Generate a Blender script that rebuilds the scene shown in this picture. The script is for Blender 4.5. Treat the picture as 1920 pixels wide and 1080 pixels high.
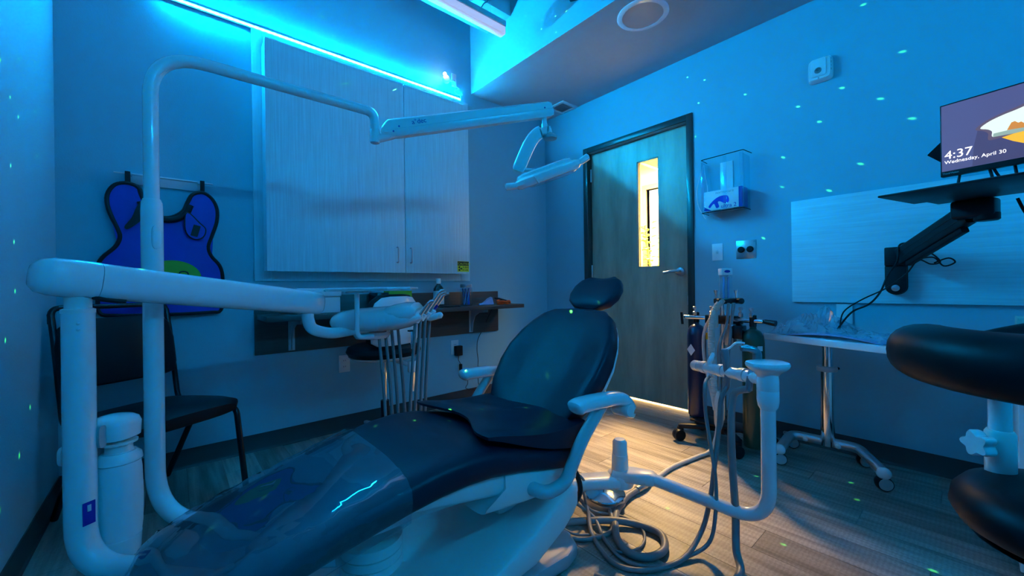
import bpy, bmesh, math, random
from mathutils import Vector as V, Matrix as MX, Quaternion
random.seed(7)
for o in list(bpy.data.objects): bpy.data.objects.remove(o)
S = bpy.context.scene
COL = S.collection
PI = math.pi

# ------------------------------------------------------------------ camera, world, lights, exposure
YAW, ROLL = math.radians(49.3), .013
FW = V((math.cos(YAW), math.sin(YAW), 0)); RT = V((math.sin(YAW), -math.cos(YAW), 0)); UP = V((0, 0, 1))
cr = (RT - ROLL*UP).normalized(); cu = (UP + ROLL*RT).normalized()
cd = bpy.data.cameras.new('camera'); cam = bpy.data.objects.new('camera', cd); COL.objects.link(cam)
cam.matrix_world = MX(((cr.x, cu.x, -FW.x, 0), (cr.y, cu.y, -FW.y, 0), (cr.z, cu.z, -FW.z, .95), (0, 0, 0, 1)))
cd.sensor_width = 36; cd.lens = 745/1920*36; cd.shift_y = -2.4/1920; cd.clip_start = .02; cd.clip_end = 60
S.camera = cam
S.view_settings.view_transform = 'Standard'; S.view_settings.look = 'None'
S.view_settings.gamma = 1; S.view_settings.use_curve_mapping = False
S.view_settings.exposure = 0.0
w = bpy.data.worlds.new('world'); S.world = w; w.use_nodes = True
w.node_tree.nodes['Background'].inputs[0].default_value = (.0, .12, .3, 1)
w.node_tree.nodes['Background'].inputs[1].default_value = .02
LED_COLOR, LED_POWER = (.0010, .42, 1.0), 1650.0        # cyan LED tape along the back wall
TROFFER_WATTS = 1300.0                               # warm corridor ceiling light behind the door
LASER_WATTS, LASER_SIGN = 50.0, 1.0                # green laser stars of the projector on the back wall

# ------------------------------------------------------------------ room numbers (metres)
XL, XR, YB, YF = -.40, 2.84, 2.77, -1.6             # left wall, right wall, back wall, wall behind camera
ZS, XS, ZC = 2.585, 1.95, 3.45                      # soffit height, soffit edge, raised ceiling
DY0, DY1, DZ = 1.385, 2.262, 2.125                  # door slab span and top

# ------------------------------------------------------------------ mesh helpers
def NB(): return bmesh.new()
def frame(ax, up=UP):
    ax = V(ax).normalized(); up = V(up)
    if abs(ax.dot(up)) > .98: up = V((0, 1, 0)) if abs(ax.y) < .9 else V((1, 0, 0))
    s = up.cross(ax).normalized(); return s, ax.cross(s).normalized(), ax
def spline(pts, n=8, closed=False):
    P = [V(p) for p in pts]; out = []; L = len(P)
    for i in range(L if closed else L-1):
        if closed: a, b, c, d = P[i-1], P[i], P[(i+1) % L], P[(i+2) % L]
        else: a, b, c, d = P[max(i-1, 0)], P[i], P[i+1], P[min(i+2, L-1)]
        for k in range(n):
            t = k/n
            out.append(.5*((2*b)+(c-a)*t+(2*a-5*b+4*c-d)*t*t+(3*b-a-3*c+d)*t**3))
    if not closed: out.append(P[-1])
    return out
def arc_path(pts, rad=.1, n=8):
    P = [V(p) for p in pts]; out = [P[0]]
    for i in range(1, len(P)-1):
        a, b, c = P[i-1], P[i], P[i+1]; u = (a-b).normalized(); v = (c-b).normalized()
        ang = u.angle(v); r_ = rad[i-1] if isinstance(rad, (list, tuple)) else rad
        d = min(r_/math.tan(ang/2), (a-b).length*.49, (c-b).length*.49)
        for k in range(n+1):
            t = k/n; p0 = b+u*d; p1 = b+v*d
            out.append(p0*(1-t)**2+b*2*t*(1-t)*1.0+p1*t*t)
    return out+[P[-1]]
def loft(bm, rings, cap=True, closed=False):
    R = [[bm.verts.new(p) for p in r] for r in rings]; n = len(R[0])
    for i in range(len(R) if closed else len(R)-1):
        A, B = R[i], R[(i+1) % len(R)]
        for k in range(n): bm.faces.new((A[k], A[(k+1) % n], B[(k+1) % n], B[k]))
    if cap and not closed:
        bm.faces.new(R[0][::-1]); bm.faces.new(R[-1])
    return bm
def tube(bm, pts, r, n=12, cap=True, closed=False, up=None):
    P = [V(p) for p in pts]; L = len(P); rings = []
    t0 = (P[1]-P[0]).normalized(); s, u, _ = frame(t0, up or UP)
    prev = t0
    for i in range(L):
        if closed: t = (P[(i+1) % L]-P[i-1]).normalized()
        else: t = (P[min(i+1, L-1)]-P[max(i-1, 0)]).normalized()
        q = prev.rotation_difference(t); s = q @ s; u = q @ u; prev = t
        rr = r[i] if isinstance(r, (list, tuple)) else r
        rings.append([P[i]+(s*math.cos(a)+u*math.sin(a))*rr for a in [2*PI*k/n for k in range(n)]])
    return loft(bm, rings, cap, closed)
def lathe(bm, prof, o=(0, 0, 0), ax=(0, 0, 1), n=28, cap=True):
    s, u, a = frame(ax); o = V(o); rings = []
    for rr, z in prof:
        rr = max(rr, 1e-4)
        rings.append([o+a*z+(s*math.cos(t)+u*math.sin(t))*rr for t in [2*PI*k/n for k in range(n)]])
    return loft(bm, rings, cap)
def box(bm, c, s, bev=0, seg=2, rot=None):
    t = bmesh.new(); bmesh.ops.create_cube(t, size=1)
    bmesh.ops.scale(t, vec=s, verts=t.verts)
    if bev: bmesh.ops.bevel(t, geom=t.edges[:], offset=min(bev, min(s)*.49), segments=seg, affect='EDGES', profile=.5)
    if rot is not None: bmesh.ops.transform(t, matrix=rot, verts=t.verts)
    bmesh.ops.translate(t, vec=c, verts=t.verts)
    merge(bm, t); return bm
def merge(bm, t, M=None):
    mp = {}
    for v in t.verts: mp[v] = bm.verts.new(M @ v.co if M is not None else v.co)
    for f in t.faces: bm.faces.new([mp[v] for v in f.verts])
    t.free()
def bx(bm, x0, x1, y0, y1, z0, z1, bev=0, seg=2):
    return box(bm, ((x0+x1)/2, (y0+y1)/2, (z0+z1)/2), (abs(x1-x0), abs(y1-y0), abs(z1-z0)), bev, seg)
def prism(bm, outl, o, ux, uy, th, bev=0):
    o, ux, uy = V(o), V(ux), V(uy); nrm = ux.cross(uy).normalized()
    t = bmesh.new(); A = [t.verts.new(o+ux*p[0]+uy*p[1]) for p in outl]
    f = t.faces.new(A); g = bmesh.ops.extrude_face_region(t, geom=[f])
    bmesh.ops.translate(t, vec=nrm*th, verts=[v for v in g['geom'] if isinstance(v, bmesh.types.BMVert)])
    if bev: bmesh.ops.bevel(t, geom=t.edges[:], offset=bev, segments=2, affect='EDGES', profile=.5)
    bmesh.ops.recalc_face_normals(t, faces=t.faces)
    merge(bm, t); return bm
def sell(a, b, e=4, n=24):          # superellipse outline
    out = []
    for k in range(n):
        t = 2*PI*k/n; c, s = math.cos(t), math.sin(t)
        out.append((a*math.copysign(abs(c)**(2/e), c), b*math.copysign(abs(s)**(2/e), s)))
    return out
def sweep_se(bm, P, ws, hs, e=3, n=24, up=UP):   # superellipse section along a path; ws half width (sideways), hs half height
    P = [V(p) for p in P]; rings = []
    for i, p in enumerate(P):
        t = (P[min(i+1, len(P)-1)]-P[max(i-1, 0)]).normalized(); s, u, _ = frame(t, up)
        wv = ws[i] if isinstance(ws, (list, tuple)) else ws; hv = hs[i] if isinstance(hs, (list, tuple)) else hs
        rings.append([p+s*x+u*y for x, y in sell(max(wv, 1e-4), max(hv, 1e-4), e, n)])
    return loft(bm, rings)
def ball(bm, c, r, n=16, M=None):
    t = bmesh.new(); bmesh.ops.create_uvsphere(t, u_segments=n, v_segments=max(6, n//2), radius=1)
    sc = r if isinstance(r, (list, tuple)) else (r, r, r)
    bmesh.ops.scale(t, vec=sc, verts=t.verts)
    if M is not None: bmesh.ops.transform(t, matrix=M, verts=t.verts)
    bmesh.ops.translate(t, vec=c, verts=t.verts); merge(bm, t); return bm

ROOT = {}
def rootloc(o):
    while o.parent: o = o.parent
    return o.location
def obj(name, bm, m, parent=None, label=None, sharp=40, kind=None, origin=None):
    me = bpy.data.meshes.new(name); bmesh.ops.recalc_face_normals(bm, faces=bm.faces)
    off = V(rootloc(parent)) if parent else V(origin or (0, 0, 0))
    bmesh.ops.translate(bm, vec=-off, verts=bm.verts)
    bm.to_mesh(me); bm.free()
    me.polygons.foreach_set('use_smooth', [True]*len(me.polygons))
    me.set_sharp_from_angle(angle=math.radians(sharp))
    me.materials.append(MAT[m] if isinstance(m, str) else m)
    o = bpy.data.objects.new(name, me); COL.objects.link(o)
    if parent: o.parent = parent
    else: o.location = off
    if label: o['label'] = label
    if kind: o['kind'] = kind
    return o
def thing(name, label, cat, loc, group=None):
    o = bpy.data.objects.new(name, None); COL.objects.link(o); o.location = loc
    o.empty_display_size = .05
    return tag(o, label, cat, group)
def tag(o, label, cat, group=None):
    o['label'] = label; o['category'] = cat
    if group: o['group'] = group
    return o
def struct(name, bm, m, label=None, sharp=30):
    o = obj(name, bm, m, sharp=sharp); o['kind'] = 'structure'
    if label: o['label'] = label
    return o
def xform(bm, M):
    bmesh.ops.transform(bm, matrix=M, verts=bm.verts); return bm
def text(name, s, size, M, m, parent, depth=.0004, align='LEFT'):
    cu_ = bpy.data.curves.new(name, 'FONT'); cu_.body = s; cu_.size = size; cu_.extrude = depth; cu_.align_x = align
    t = bpy.data.objects.new(name, cu_); COL.objects.link(t)
    dg = bpy.context.evaluated_depsgraph_get()
    me = bpy.data.meshes.new_from_object(t.evaluated_get(dg)); bpy.data.objects.remove(t)
    me.transform(MX.Translation(-V(rootloc(parent))) @ M); me.materials.clear(); me.materials.append(MAT[m]); me.name = name
    o = bpy.data.objects.new(name, me); COL.objects.link(o); o.parent = parent
    return o
def basis(o, x, y):
    x = V(x).normalized(); y = V(y).normalized(); z = x.cross(y)
    return MX(((x.x, y.x, z.x, o[0]), (x.y, y.y, z.y, o[1]), (x.z, y.z, z.z, o[2]), (0, 0, 0, 1)))

# ------------------------------------------------------------------ materials
MAT = {}
def nodes(name):
    m = bpy.data.materials.new(name); m.use_nodes = True; MAT[name] = m
    nt = m.node_tree; return m, nt, nt.nodes['Principled BSDF']
def N(nt, typ, **kw):
    n = nt.nodes.new(typ)
    for k, v in kw.items():
        if k.startswith('_'): setattr(n, k[1:], v)
        else: n.inputs[k.replace('__', ' ')].default_value = v
    return n
def mat(name, col, rough=.4, metal=0, coat=0, bump=0, bscale=80, vary=.06, vscale=9, emit=None, es=0, spec=.5, trans=0, stretch=None):
    m, nt, p = nodes(name); lk = nt.links.new
    tc = N(nt, 'ShaderNodeTexCoord'); vec = tc.outputs['Object']
    if stretch:
        mp = N(nt, 'ShaderNodeMapping'); mp.inputs['Scale'].default_value = stretch; lk(vec, mp.inputs[0]); vec = mp.outputs[0]
    nz = N(nt, 'ShaderNodeTexNoise', Scale=vscale, Detail=3.); lk(vec, nz.inputs['Vector'])
    rp = N(nt, 'ShaderNodeValToRGB'); c = V(col[:3])
    rp.color_ramp.elements[0].position = .3; rp.color_ramp.elements[1].position = .7
    rp.color_ramp.elements[0].color = (*(c*(1-vary)), 1); rp.color_ramp.elements[1].color = (*[min(1, q*(1+vary)) for q in c], 1)
    lk(nz.outputs['Fac'], rp.inputs[0]); lk(rp.outputs[0], p.inputs['Base Color'])
    p.inputs['Roughness'].default_value = rough; p.inputs['Metallic'].default_value = metal
    p.inputs['Coat Weight'].default_value = coat; p.inputs['Coat Roughness'].default_value = .04
    p.inputs['Specular IOR Level'].default_value = spec; p.inputs['Transmission Weight'].default_value = trans
    if bump:
        n2 = N(nt, 'ShaderNodeTexNoise', Scale=float(bscale), Detail=2.); lk(vec, n2.inputs['Vector'])
        b = N(nt, 'ShaderNodeBump', Strength=bump, Distance=.002); lk(n2.outputs['Fac'], b.inputs['Height']); lk(b.outputs[0], p.inputs['Normal'])
    if emit:
        p.inputs['Emission Color'].default_value = (*emit, 1); p.inputs['Emission Strength'].default_value = es
    return m
mat('wall_paint', (.21, .47, .56), .62, bump=.25, bscale=160, vary=.015, vscale=2)
mat('wall_texture', (.21, .47, .56), .6, bump=.6, bscale=130, vary=.015, vscale=2)
mat('ceiling_paint', (.36, .46, .50), .75, bump=.15, bscale=120, vary=.02)
mat('corridor_paint', (.48, .43, .36), .7, vary=.02)
mat('corridor_floor', (.34, .30, .25), .5, vary=.04)
mat('baseboard', (.035, .037, .04), .45, vary=.1)
mat('white_plastic', (.74, .79, .80), .22, coat=.6, vary=.015)
mat('warm_plastic', (.74, .73, .70), .34, coat=.15, vary=.015)
mat('tank_plastic', (.74, .78, .80), .38, coat=.1, vary=.03)
mat('grey_plastic', (.36, .37, .38), .4, vary=.04)
mat('silver_paint', (.46, .47, .48), .32, coat=.3, vary=.03)
mat('valve_metal', (.26, .28, .31), .28, metal=.7, vary=.03)
mat('matte_black', (.006, .006, .007), .75, spec=.06)
mat('hose', (.22, .22, .22), .42, vary=.05, vscale=30)
mat('hose_light', (.48, .46, .42), .45, vary=.05, vscale=30)
mat('black_plastic', (.008, .008, .010), .42, vary=.2, spec=.25)
mat('black_metal', (.007, .007, .009), .25, coat=.0, vary=.2, spec=.4)
mat('vinyl', (.010, .012, .026), .40, coat=.0, bump=.12, bscale=420, vary=.12, spec=.28)
mat('vinyl_black', (.007, .007, .009), .42, coat=.0, bump=.12, bscale=420, vary=.12, spec=.18)
mat('chrome', (.86, .87, .88), .07, metal=1, vary=.01)
mat('steel', (.62, .63, .64), .28, metal=1, vary=.03)
mat('bronze_frame', (.026, .024, .024), .38, coat=.15, vary=.1)
mat('apron_blue', (.018, .03, .40), .5, bump=.3, bscale=300, vary=.08)
mat('apron_green', (.12, .36, .01), .55, vary=.05)
mat('blue_print', (.01, .015, .30), .5, vary=.05)
mat('glove_blue', (.01, .012, .42), .5, vary=.25, vscale=40)
mat('carton', (.74, .75, .77), .55, vary=.02)
mat('paper', (.70, .72, .74), .6, vary=.04, vscale=20)
mat('blue_sheet', (.22, .36, .62), .6, vary=.06, vscale=20)
mat('cyl_blue', (.006, .009, .05), .28, coat=.4, vary=.05)
mat('cyl_green', (.012, .045, .022), .3, coat=.4, vary=.08)
mat('amber_bottle', (.030, .010, .006), .12, coat=.5, vary=.1)
mat('orange', (.95, .09, .01), .35, vary=.03)
mat('sign_yellow', (.62, .66, .02), .5, vary=.02)
mat('ink', (.008, .008, .008), .6)
mat('yellow_tag', (.8, .5, .02), .5)
mat('pale_green', (.20, .38, .33), .5, vary=.05)
mat('leaf', (.25, .42, .06), .5, vary=.2)
mat('laminate', (.45, .79, .86), .38, bump=.05, bscale=60, vary=.09, vscale=6, stretch=(22, 22, .6))
mat('laminate_h', (.42, .73, .78), .38, bump=.05, bscale=60, vary=.08, vscale=6, stretch=(22, .7, 22))
mat('trim_wood', (.44, .74, .80), .4, vary=.05, vscale=6, stretch=(20, 20, 1))
mat('walnut', (.052, .047, .044), .42, vary=.15, vscale=5, stretch=(1, 14, 14))
mat('alu', (.42, .45, .48), .35, metal=.6, vary=.02)
mat('lens', (.85, .84, .86), .5, emit=(.95, .80, 1), es=.34)
mat('shelf_frame', (.22, .15, .08), .5, vary=.1)
def emis(name, col, st):
    m, nt, p = nodes(name); p.inputs['Base Color'].default_value = (*[c*.2 for c in col], 1)
    tc = N(nt, 'ShaderNodeTexCoord'); nz = N(nt, 'ShaderNodeTexNoise', Scale=3.); nt.links.new(tc.outputs['Object'], nz.inputs['Vector'])
    mx = N(nt, 'ShaderNodeMapRange'); mx.inputs[3].default_value = st*.94; mx.inputs[4].default_value = st*1.06
    nt.links.new(nz.outputs['Fac'], mx.inputs[0]); nt.links.new(mx.outputs[0], p.inputs['Emission Strength'])
    p.inputs['Emission Color'].default_value = (*col, 1); return m
m_ = emis('led', LED_COLOR, LED_POWER); nt_ = m_.node_tree; wv_ = N(nt_, 'ShaderNodeTexWave', Scale=10.); mr_ = N(nt_, 'ShaderNodeMapRange'); mr_.inputs[3].default_value = LED_POWER*.55; mr_.inputs[4].default_value = LED_POWER*1.45
nt_.links.new(nt_.nodes['Texture Coordinate'].outputs['Object'], wv_.inputs['Vector']); nt_.links.new(wv_.outputs['Fac'], mr_.inputs[0]); nt_.links.new(mr_.outputs[0], nt_.nodes['Principled BSDF'].inputs['Emission Strength'])
emis('led_fill', LED_COLOR, LED_POWER*.42)  # weaker emission for the added fill tape behind the camera
emis('projector_glow', (1, .80, .92), 40)
emis('window_light', (1, .94, .84), 1.7)
emis('screen_base', (.085, .085, .20), 1.0)
emis('screen_sky', (.86, .93, .80), 1.0); emis('screen_sand', (1, .52, .01), 1.0); emis('screen_rock', (.75, .27, .02), .9)
emis('screen_sea', (.40, .52, .40), .8); emis('screen_text', (1, .95, .95), 1.6); emis('screen_rim', (.16, .10, .14), .8); emis('screen_dark', (.065, .055, .13), 1.0)
emis('amber_led', (1, .55, .1), .5)
def clear(name, tint=(.9, .97, 1), gloss=.12, rough=.05, bump=0, bscale=18, dens=0):
    m, nt, p = nodes(name); lk = nt.links.new; out = nt.nodes['Material Output']; nt.nodes.remove(p)
    t = N(nt, 'ShaderNodeBsdfTransparent'); t.inputs[0].default_value = (*tint, 1)
    g = N(nt, 'ShaderNodeBsdfGlossy'); g.inputs['Roughness'].default_value = rough
    fr = N(nt, 'ShaderNodeLayerWeight'); fr.inputs['Blend'].default_value = .5
    pw = N(nt, 'ShaderNodeMath', _operation='POWER'); pw.inputs[1].default_value = 4.5; lk(fr.outputs['Facing'], pw.inputs[0])
    mr = N(nt, 'ShaderNodeMapRange'); mr.inputs[3].default_value = gloss; mr.inputs[4].default_value = 1.0
    lk(pw.outputs[0], mr.inputs[0])
    mx = N(nt, 'ShaderNodeMixShader'); lk(mr.outputs[0], mx.inputs[0]); lk(t.outputs[0], mx.inputs[1]); lk(g.outputs[0], mx.inputs[2])
    sh = mx.outputs[0]
    if dens:
        d = N(nt, 'ShaderNodeBsdfDiffuse'); d.inputs[0].default_value = (.8, .85, .9, 1)
        m2 = N(nt, 'ShaderNodeMixShader'); m2.inputs[0].default_value = dens; lk(sh, m2.inputs[1]); lk(d.outputs[0], m2.inputs[2]); sh = m2.outputs[0]
    tc = N(nt, 'ShaderNodeTexCoord'); nz = N(nt, 'ShaderNodeTexNoise', Scale=float(bscale), Detail=2.); lk(tc.outputs['Object'], nz.inputs['Vector'])
    b = N(nt, 'ShaderNodeBump', Strength=bump, Distance=.01); lk(nz.outputs['Fac'], b.inputs['Height']); lk(b.outputs[0], g.inputs['Normal']); lk(b.outputs[0], fr.inputs['Normal'])
    lk(sh, out.inputs[0]); return m
clear('pane', (1, .97, .9), .03, .0)
clear('acrylic', (.84, .96, 1), .06, .03, dens=.025)
clear('film', (.80, .90, 1), .12, .02, bump=.07, bscale=6, dens=.03)
clear('bag_film', (.86, .93, 1), .26, .06, bump=.5, bscale=14, dens=.15)
clear('jar_glass', (.82, .92, .95), .08, .02)
def wood(name, c0, c1, stretch, rough=.42, per_obj=True, marks=0):
    m, nt, p = nodes(name); lk = nt.links.new
    tc = N(nt, 'ShaderNodeTexCoord'); oi = N(nt, 'ShaderNodeObjectInfo')
    mul = N(nt, 'ShaderNodeVectorMath', _operation='MULTIPLY_ADD'); mul.inputs[1].default_value = stretch
    cmb = N(nt, 'ShaderNodeCombineXYZ'); k = N(nt, 'ShaderNodeMath', _operation='MULTIPLY'); k.inputs[1].default_value = 60
    lk(oi.outputs['Random'], k.inputs[0]); lk(k.outputs[0], cmb.inputs[0]); lk(k.outputs[0], cmb.inputs[2])
    lk(tc.outputs['Object'], mul.inputs[0]); lk(cmb.outputs[0], mul.inputs[2])
    n1 = N(nt, 'ShaderNodeTexNoise', Scale=1., Detail=6., Roughness=.62); lk(mul.outputs[0], n1.inputs['Vector'])
    rp = N(nt, 'ShaderNodeValToRGB'); rp.color_ramp.elements[0].position = .32; rp.color_ramp.elements[1].position = .68
    rp.color_ramp.elements[0].color = (*c0, 1); rp.color_ramp.elements[1].color = (*c1, 1); lk(n1.outputs['Fac'], rp.inputs[0])
    hv = N(nt, 'ShaderNodeHueSaturation'); mr = N(nt, 'ShaderNodeMapRange'); mr.inputs[3].default_value = .72; mr.inputs[4].default_value = 1.28
    lk(oi.outputs['Random'], mr.inputs[0])
    if per_obj: lk(mr.outputs[0], hv.inputs['Value'])
    lk(rp.outputs[0], hv.inputs['Color']); col = hv.outputs[0]
    if marks:                                       # saw marks across the board
        wv = N(nt, 'ShaderNodeTexWave', Scale=24., Distortion=5., Detail=2.); wv.bands_direction = 'Y'; wv.inputs['Detail Scale'].default_value = 3
        lk(tc.outputs['Object'], wv.inputs['Vector'])
        n3 = N(nt, 'ShaderNodeTexNoise', Scale=5., Detail=2.); lk(mul.outputs[0], n3.inputs['Vector'])
        mm = N(nt, 'ShaderNodeMath', _operation='MULTIPLY'); lk(wv.outputs['Fac'], mm.inputs[0]); lk(n3.outputs['Fac'], mm.inputs[1])
        m3 = N(nt, 'ShaderNodeMath', _operation='MULTIPLY'); m3.inputs[1].default_value = marks; lk(mm.outputs[0], m3.inputs[0])
        mc = N(nt, 'ShaderNodeMix', _data_type='RGBA', _blend_type='MULTIPLY'); mc.inputs[7].default_value = (.35, .33, .32, 1)
        lk(m3.outputs[0], mc.inputs[0]); lk(col, mc.inputs[6]); col = mc.outputs[2]
    lk(col, p.inputs['Base Color']); p.inputs['Roughness'].default_value = rough
    b = N(nt, 'ShaderNodeBump', Strength=.25, Distance=.0015); lk(n1.outputs['Fac'], b.inputs['Height']); lk(b.outputs[0], p.inputs['Normal'])
    return m
wood('plank', (.17, .145, .125), (.46, .41, .36), (26, 1.6, 26), .42, True, .55)
wood('door_veneer', (.28, .26, .19), (.46, .42, .31), (9, 9, 1.6), .36, False)

# ================================================================== THE ROOM
XW = XR+.12                                          # corridor side of the right wall
fl = struct('floor', bx(NB(), XL, XR, YF, YB, -.05, -.006), 'baseboard', 'grey-brown wood-look plank floor of the treatment room')
PW, PL = .152, 1.22
x = XL; ci = 0
while x < XR-.01:
    x1 = min(x+PW, XR); y = YF-[0, .53, .97, .31, .74][ci % 5]*1.0
    while y < YB-.01:
        a, b = max(y, YF), min(y+PL, YB); y += PL
        if b-a > .03:
            c = ((x+x1)/2, (a+b)/2, 0)
            m = NB(); box(m, (0, 0, -.003), (x1-x-.0012, b-a-.0012, .006), .0006, 1)
            o = obj('plank', m, 'plank', fl); o.location = c
    x = x1; ci += 1
struct('wall_back', bx(NB(), XL-.1, XR+.12, YB, YB+.1, 0, ZC), 'wall_paint', 'painted back wall behind the cabinet and shelf')
struct('wall_left', bx(NB(), XL-.1, XL, YF-.1, YB, 0, ZC), 'wall_texture', 'orange-peel textured left wall')
struct('wall_front', bx(NB(), XL, XR, YF-.1, YF, 0, ZC), 'wall_paint', 'painted wall behind the camera')
m = NB(); FY0, FY1, FZ = 1.345, 2.24, 2.13
bx(m, XR, XW, YF, FY0, 0, ZC); bx(m, XR, XW, FY1, YB, 0, ZC); bx(m, XR, XW, FY0, FY1, FZ, ZC)
struct('wall_right', m, 'wall_paint', 'long painted wall with the door and wall panel')
struct('ceiling', bx(NB(), XL-.1, XW, YF-.1, YB+.1, ZC, ZC+.1), 'ceiling_paint', 'raised ceiling above the soffit')
struct('ceiling_soffit', bx(NB(), XS, XR-.001, YF+.001, YB-.001, ZS, ZC), 'ceiling_paint', 'lowered ceiling soffit along the door wall')
def cove(path, name, label):
    m = NB()
    for (ax, ay), (bx_, by), nx, ny in path:
        d = V((bx_-ax, by-ay, 0)); n_ = V((nx, ny, 0))
        prof = [(.0, .0), (.013, .0), (.008, .006), (.005, .014), (.004, .1), (.0, .1)]
        loft(m, [[V((ax, ay, 0))+n_*p+UP*q for p, q in prof], [V((bx_, by, 0))+n_*p+UP*q for p, q in prof]])
    return struct(name, m, 'baseboard', label)
cove([((XL, YB), (XR, YB), 0, -1)], 'baseboard_back', 'dark rubber cove base under the back wall')
cove([((XL, YF), (XL, YB), 1, 0)], 'baseboard_left', 'dark rubber cove base under the left wall')
cove([((XR, YF), (XR, FY0-.05), -1, 0), ((XR, FY1+.05), (XR, YB), -1, 0)], 'baseboard_right', 'dark rubber cove base under the door wall')

# corridor behind the door
XC = 4.5
struct('floor_corridor', bx(NB(), XR, XC+1.2, -1.2, 4.2, -.05, 0), 'corridor_floor', 'bright corridor floor beyond the door')
struct('ceiling_corridor', bx(NB(), XW, XC+.1, -1.2, 4.2, 2.75, 2.85), 'corridor_paint', 'corridor ceiling')
m = NB(); WY0, WY1, WZ0, WZ1 = 1.75, 2.64, .0, 2.13
bx(m, XC, XC+.1, -1.2, WY0, 0, 2.75); bx(m, XC, XC+.1, WY1, 4.2, 0, 2.75); bx(m, XC, XC+.1, WY0, WY1, WZ1, 2.75)
struct('wall_corridor', m, 'corridor_paint', 'warm white corridor wall seen through the door window')
struct('wall_corridor_end', bx(NB(), XW, XC+.1, 4.2, 4.3, 0, 2.85), 'corridor_paint')
struct('wall_corridor_near', bx(NB(), XW, XC+.1, -1.3, -1.2, 0, 2.85), 'corridor_paint')
w1 = struct('window_1', bx(NB(), XC+.06, XC+.07, WY0, WY1, WZ0, WZ1), 'window_light', 'bright daylit glass door across the corridor')
m = NB(); bx(m, XC-.02, XC+.06, WY1, WY1+.06, 0, WZ1+.06); bx(m, XC-.02, XC+.06, WY0-.06, WY0, 0, WZ1+.06); bx(m, XC-.02, XC+.06, WY0, WY1, WZ1, WZ1+.06)
obj('window_frame', m, 'shelf_frame', w1)
# plant in the corridor
pl = thing('potted_plant', 'leafy green plant seen through the narrow door window', 'plant', (4.28, 2.40, 0))
obj('pot', lathe(NB(), [(.10, 0), (.12, .02), (.15, .28), (.16, .30), (.14, .30), (.13, .26), (.0, .26)], (4.28, 2.40, 0)), 'grey_plastic', pl)
rnd = random.Random(3)
for k in range(5):
    a = rnd.uniform(0, 6.28); top = V((4.28+.10*math.cos(a), 2.40+.14*math.sin(a), 1.45+rnd.uniform(0, .3)))
    st = spline([(4.28, 2.40, .26), (4.28+.03*math.cos(a), 2.40+.03*math.sin(a), .8), top], 8)
    s_ = obj('stem', tube(NB(), st, .006, 6), 'leaf', pl)
    for q in range(7, len(st)):
        for sd in (-1, 1):
            d = V((math.cos(a+sd*1.2), math.sin(a+sd*1.2), .35)).normalized(); p = st[q]; L = .13
            sx = d.cross(UP).normalized()
            m = NB(); loft(m, [[p+d*t*L+sx*wd*.028+UP*(-.10*t*t*L*4), p+d*t*L+UP*(.002-.4*t*t*L), p+d*t*L-sx*wd*.028+UP*(-.4*t*t*L), p+d*t*L-UP*(.002+.4*t*t*L)] for t, wd in [(0, .15), (.3, .9), (.6, 1), (.85, .5), (1, .05)]])
            obj('leaf', m, 'leaf', s_)
# corridor troffer
tf = thing('corridor_light', 'corridor ceiling light panel nearest beyond the door', 'ceiling light', (3.72, 2.30, 2.75))
obj('housing', bx(NB(), 3.40, 4.04, 1.68, 2.92, 2.70, 2.7495, .004), 'white_plastic', tf)
ld = bpy.data.lights.new('troffer', 'AREA'); ld.shape = 'RECTANGLE'; ld.size = .58; ld.size_y = 1.18; ld.energy = TROFFER_WATTS; ld.color = (1, .66, .28); ld.spread = math.radians(125)
lo = bpy.data.objects.new('troffer_light', ld); COL.objects.link(lo); lo.location = (3.72, 2.30, 2.695)

t2 = thing('corridor_light', 'added corridor ceiling panel, out of view, warming the back wall', 'ceiling light', (3.72, .15, 2.75))  # unseen extra lamp, added to throw a warm band on the back wall
obj('housing', bx(NB(), 3.40, 4.04, -.47, .77, 2.70, 2.7495, .004), 'white_plastic', t2)
lo2 = bpy.data.objects.new('troffer_light', ld.copy()); lo2.data.energy = TROFFER_WATTS*.3; COL.objects.link(lo2); lo2.location = (3.72, .15, 2.695)

# door with frame
fr = NB(); fo = .046
bx(fr, XR-.012, XW+.01, FY0-fo, FY0, 0, FZ+fo, .002); bx(fr, XR-.012, XW+.01, FY1, FY1+fo, 0, FZ+fo, .002); bx(fr, XR-.012, XW+.01, FY0, FY1, FZ, FZ+fo, .002)
bx(fr, XR+.095, XW+.008, FY0, FY0+.016, 0, FZ); bx(fr, XR+.095, XW+.008, FY1-.016, FY1, 0, FZ); bx(fr, XR+.095, XW+.008, FY0, FY1, FZ-.016, FZ)
struct('trim_1', fr, 'bronze_frame', 'dark bronze metal door frame')
X0, X1 = XR+.046, XR+.090; y0, y1, z0, z1 = FY0+.004, FY1-.004, .024, FZ-.004
LY0, LY1, LZ0, LZ1 = 1.590, 1.782, 1.09, 1.95
dr = thing('door_1', 'wood veneer door with a narrow glass window and lever handle', 'door', (X0, y0, 0)); del dr['category']; dr['kind'] = 'structure'
m = NB()
ys, zs = [y0, LY0, LY1, y1], [z0, LZ0, LZ1, z1]
G = {}
for xi, xx in enumerate((X0, X1)):
    for i, yy in enumerate(ys):
        for j, zz in enumerate(zs): G[xi, i, j] = m.verts.new((xx, yy, zz))
for xi in (0, 1):
    for i in range(3):
        for j in range(3):
            if (i, j) != (1, 1): m.faces.new([G[xi, i, j], G[xi, i+1, j], G[xi, i+1, j+1], G[xi, i, j+1]])
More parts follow.
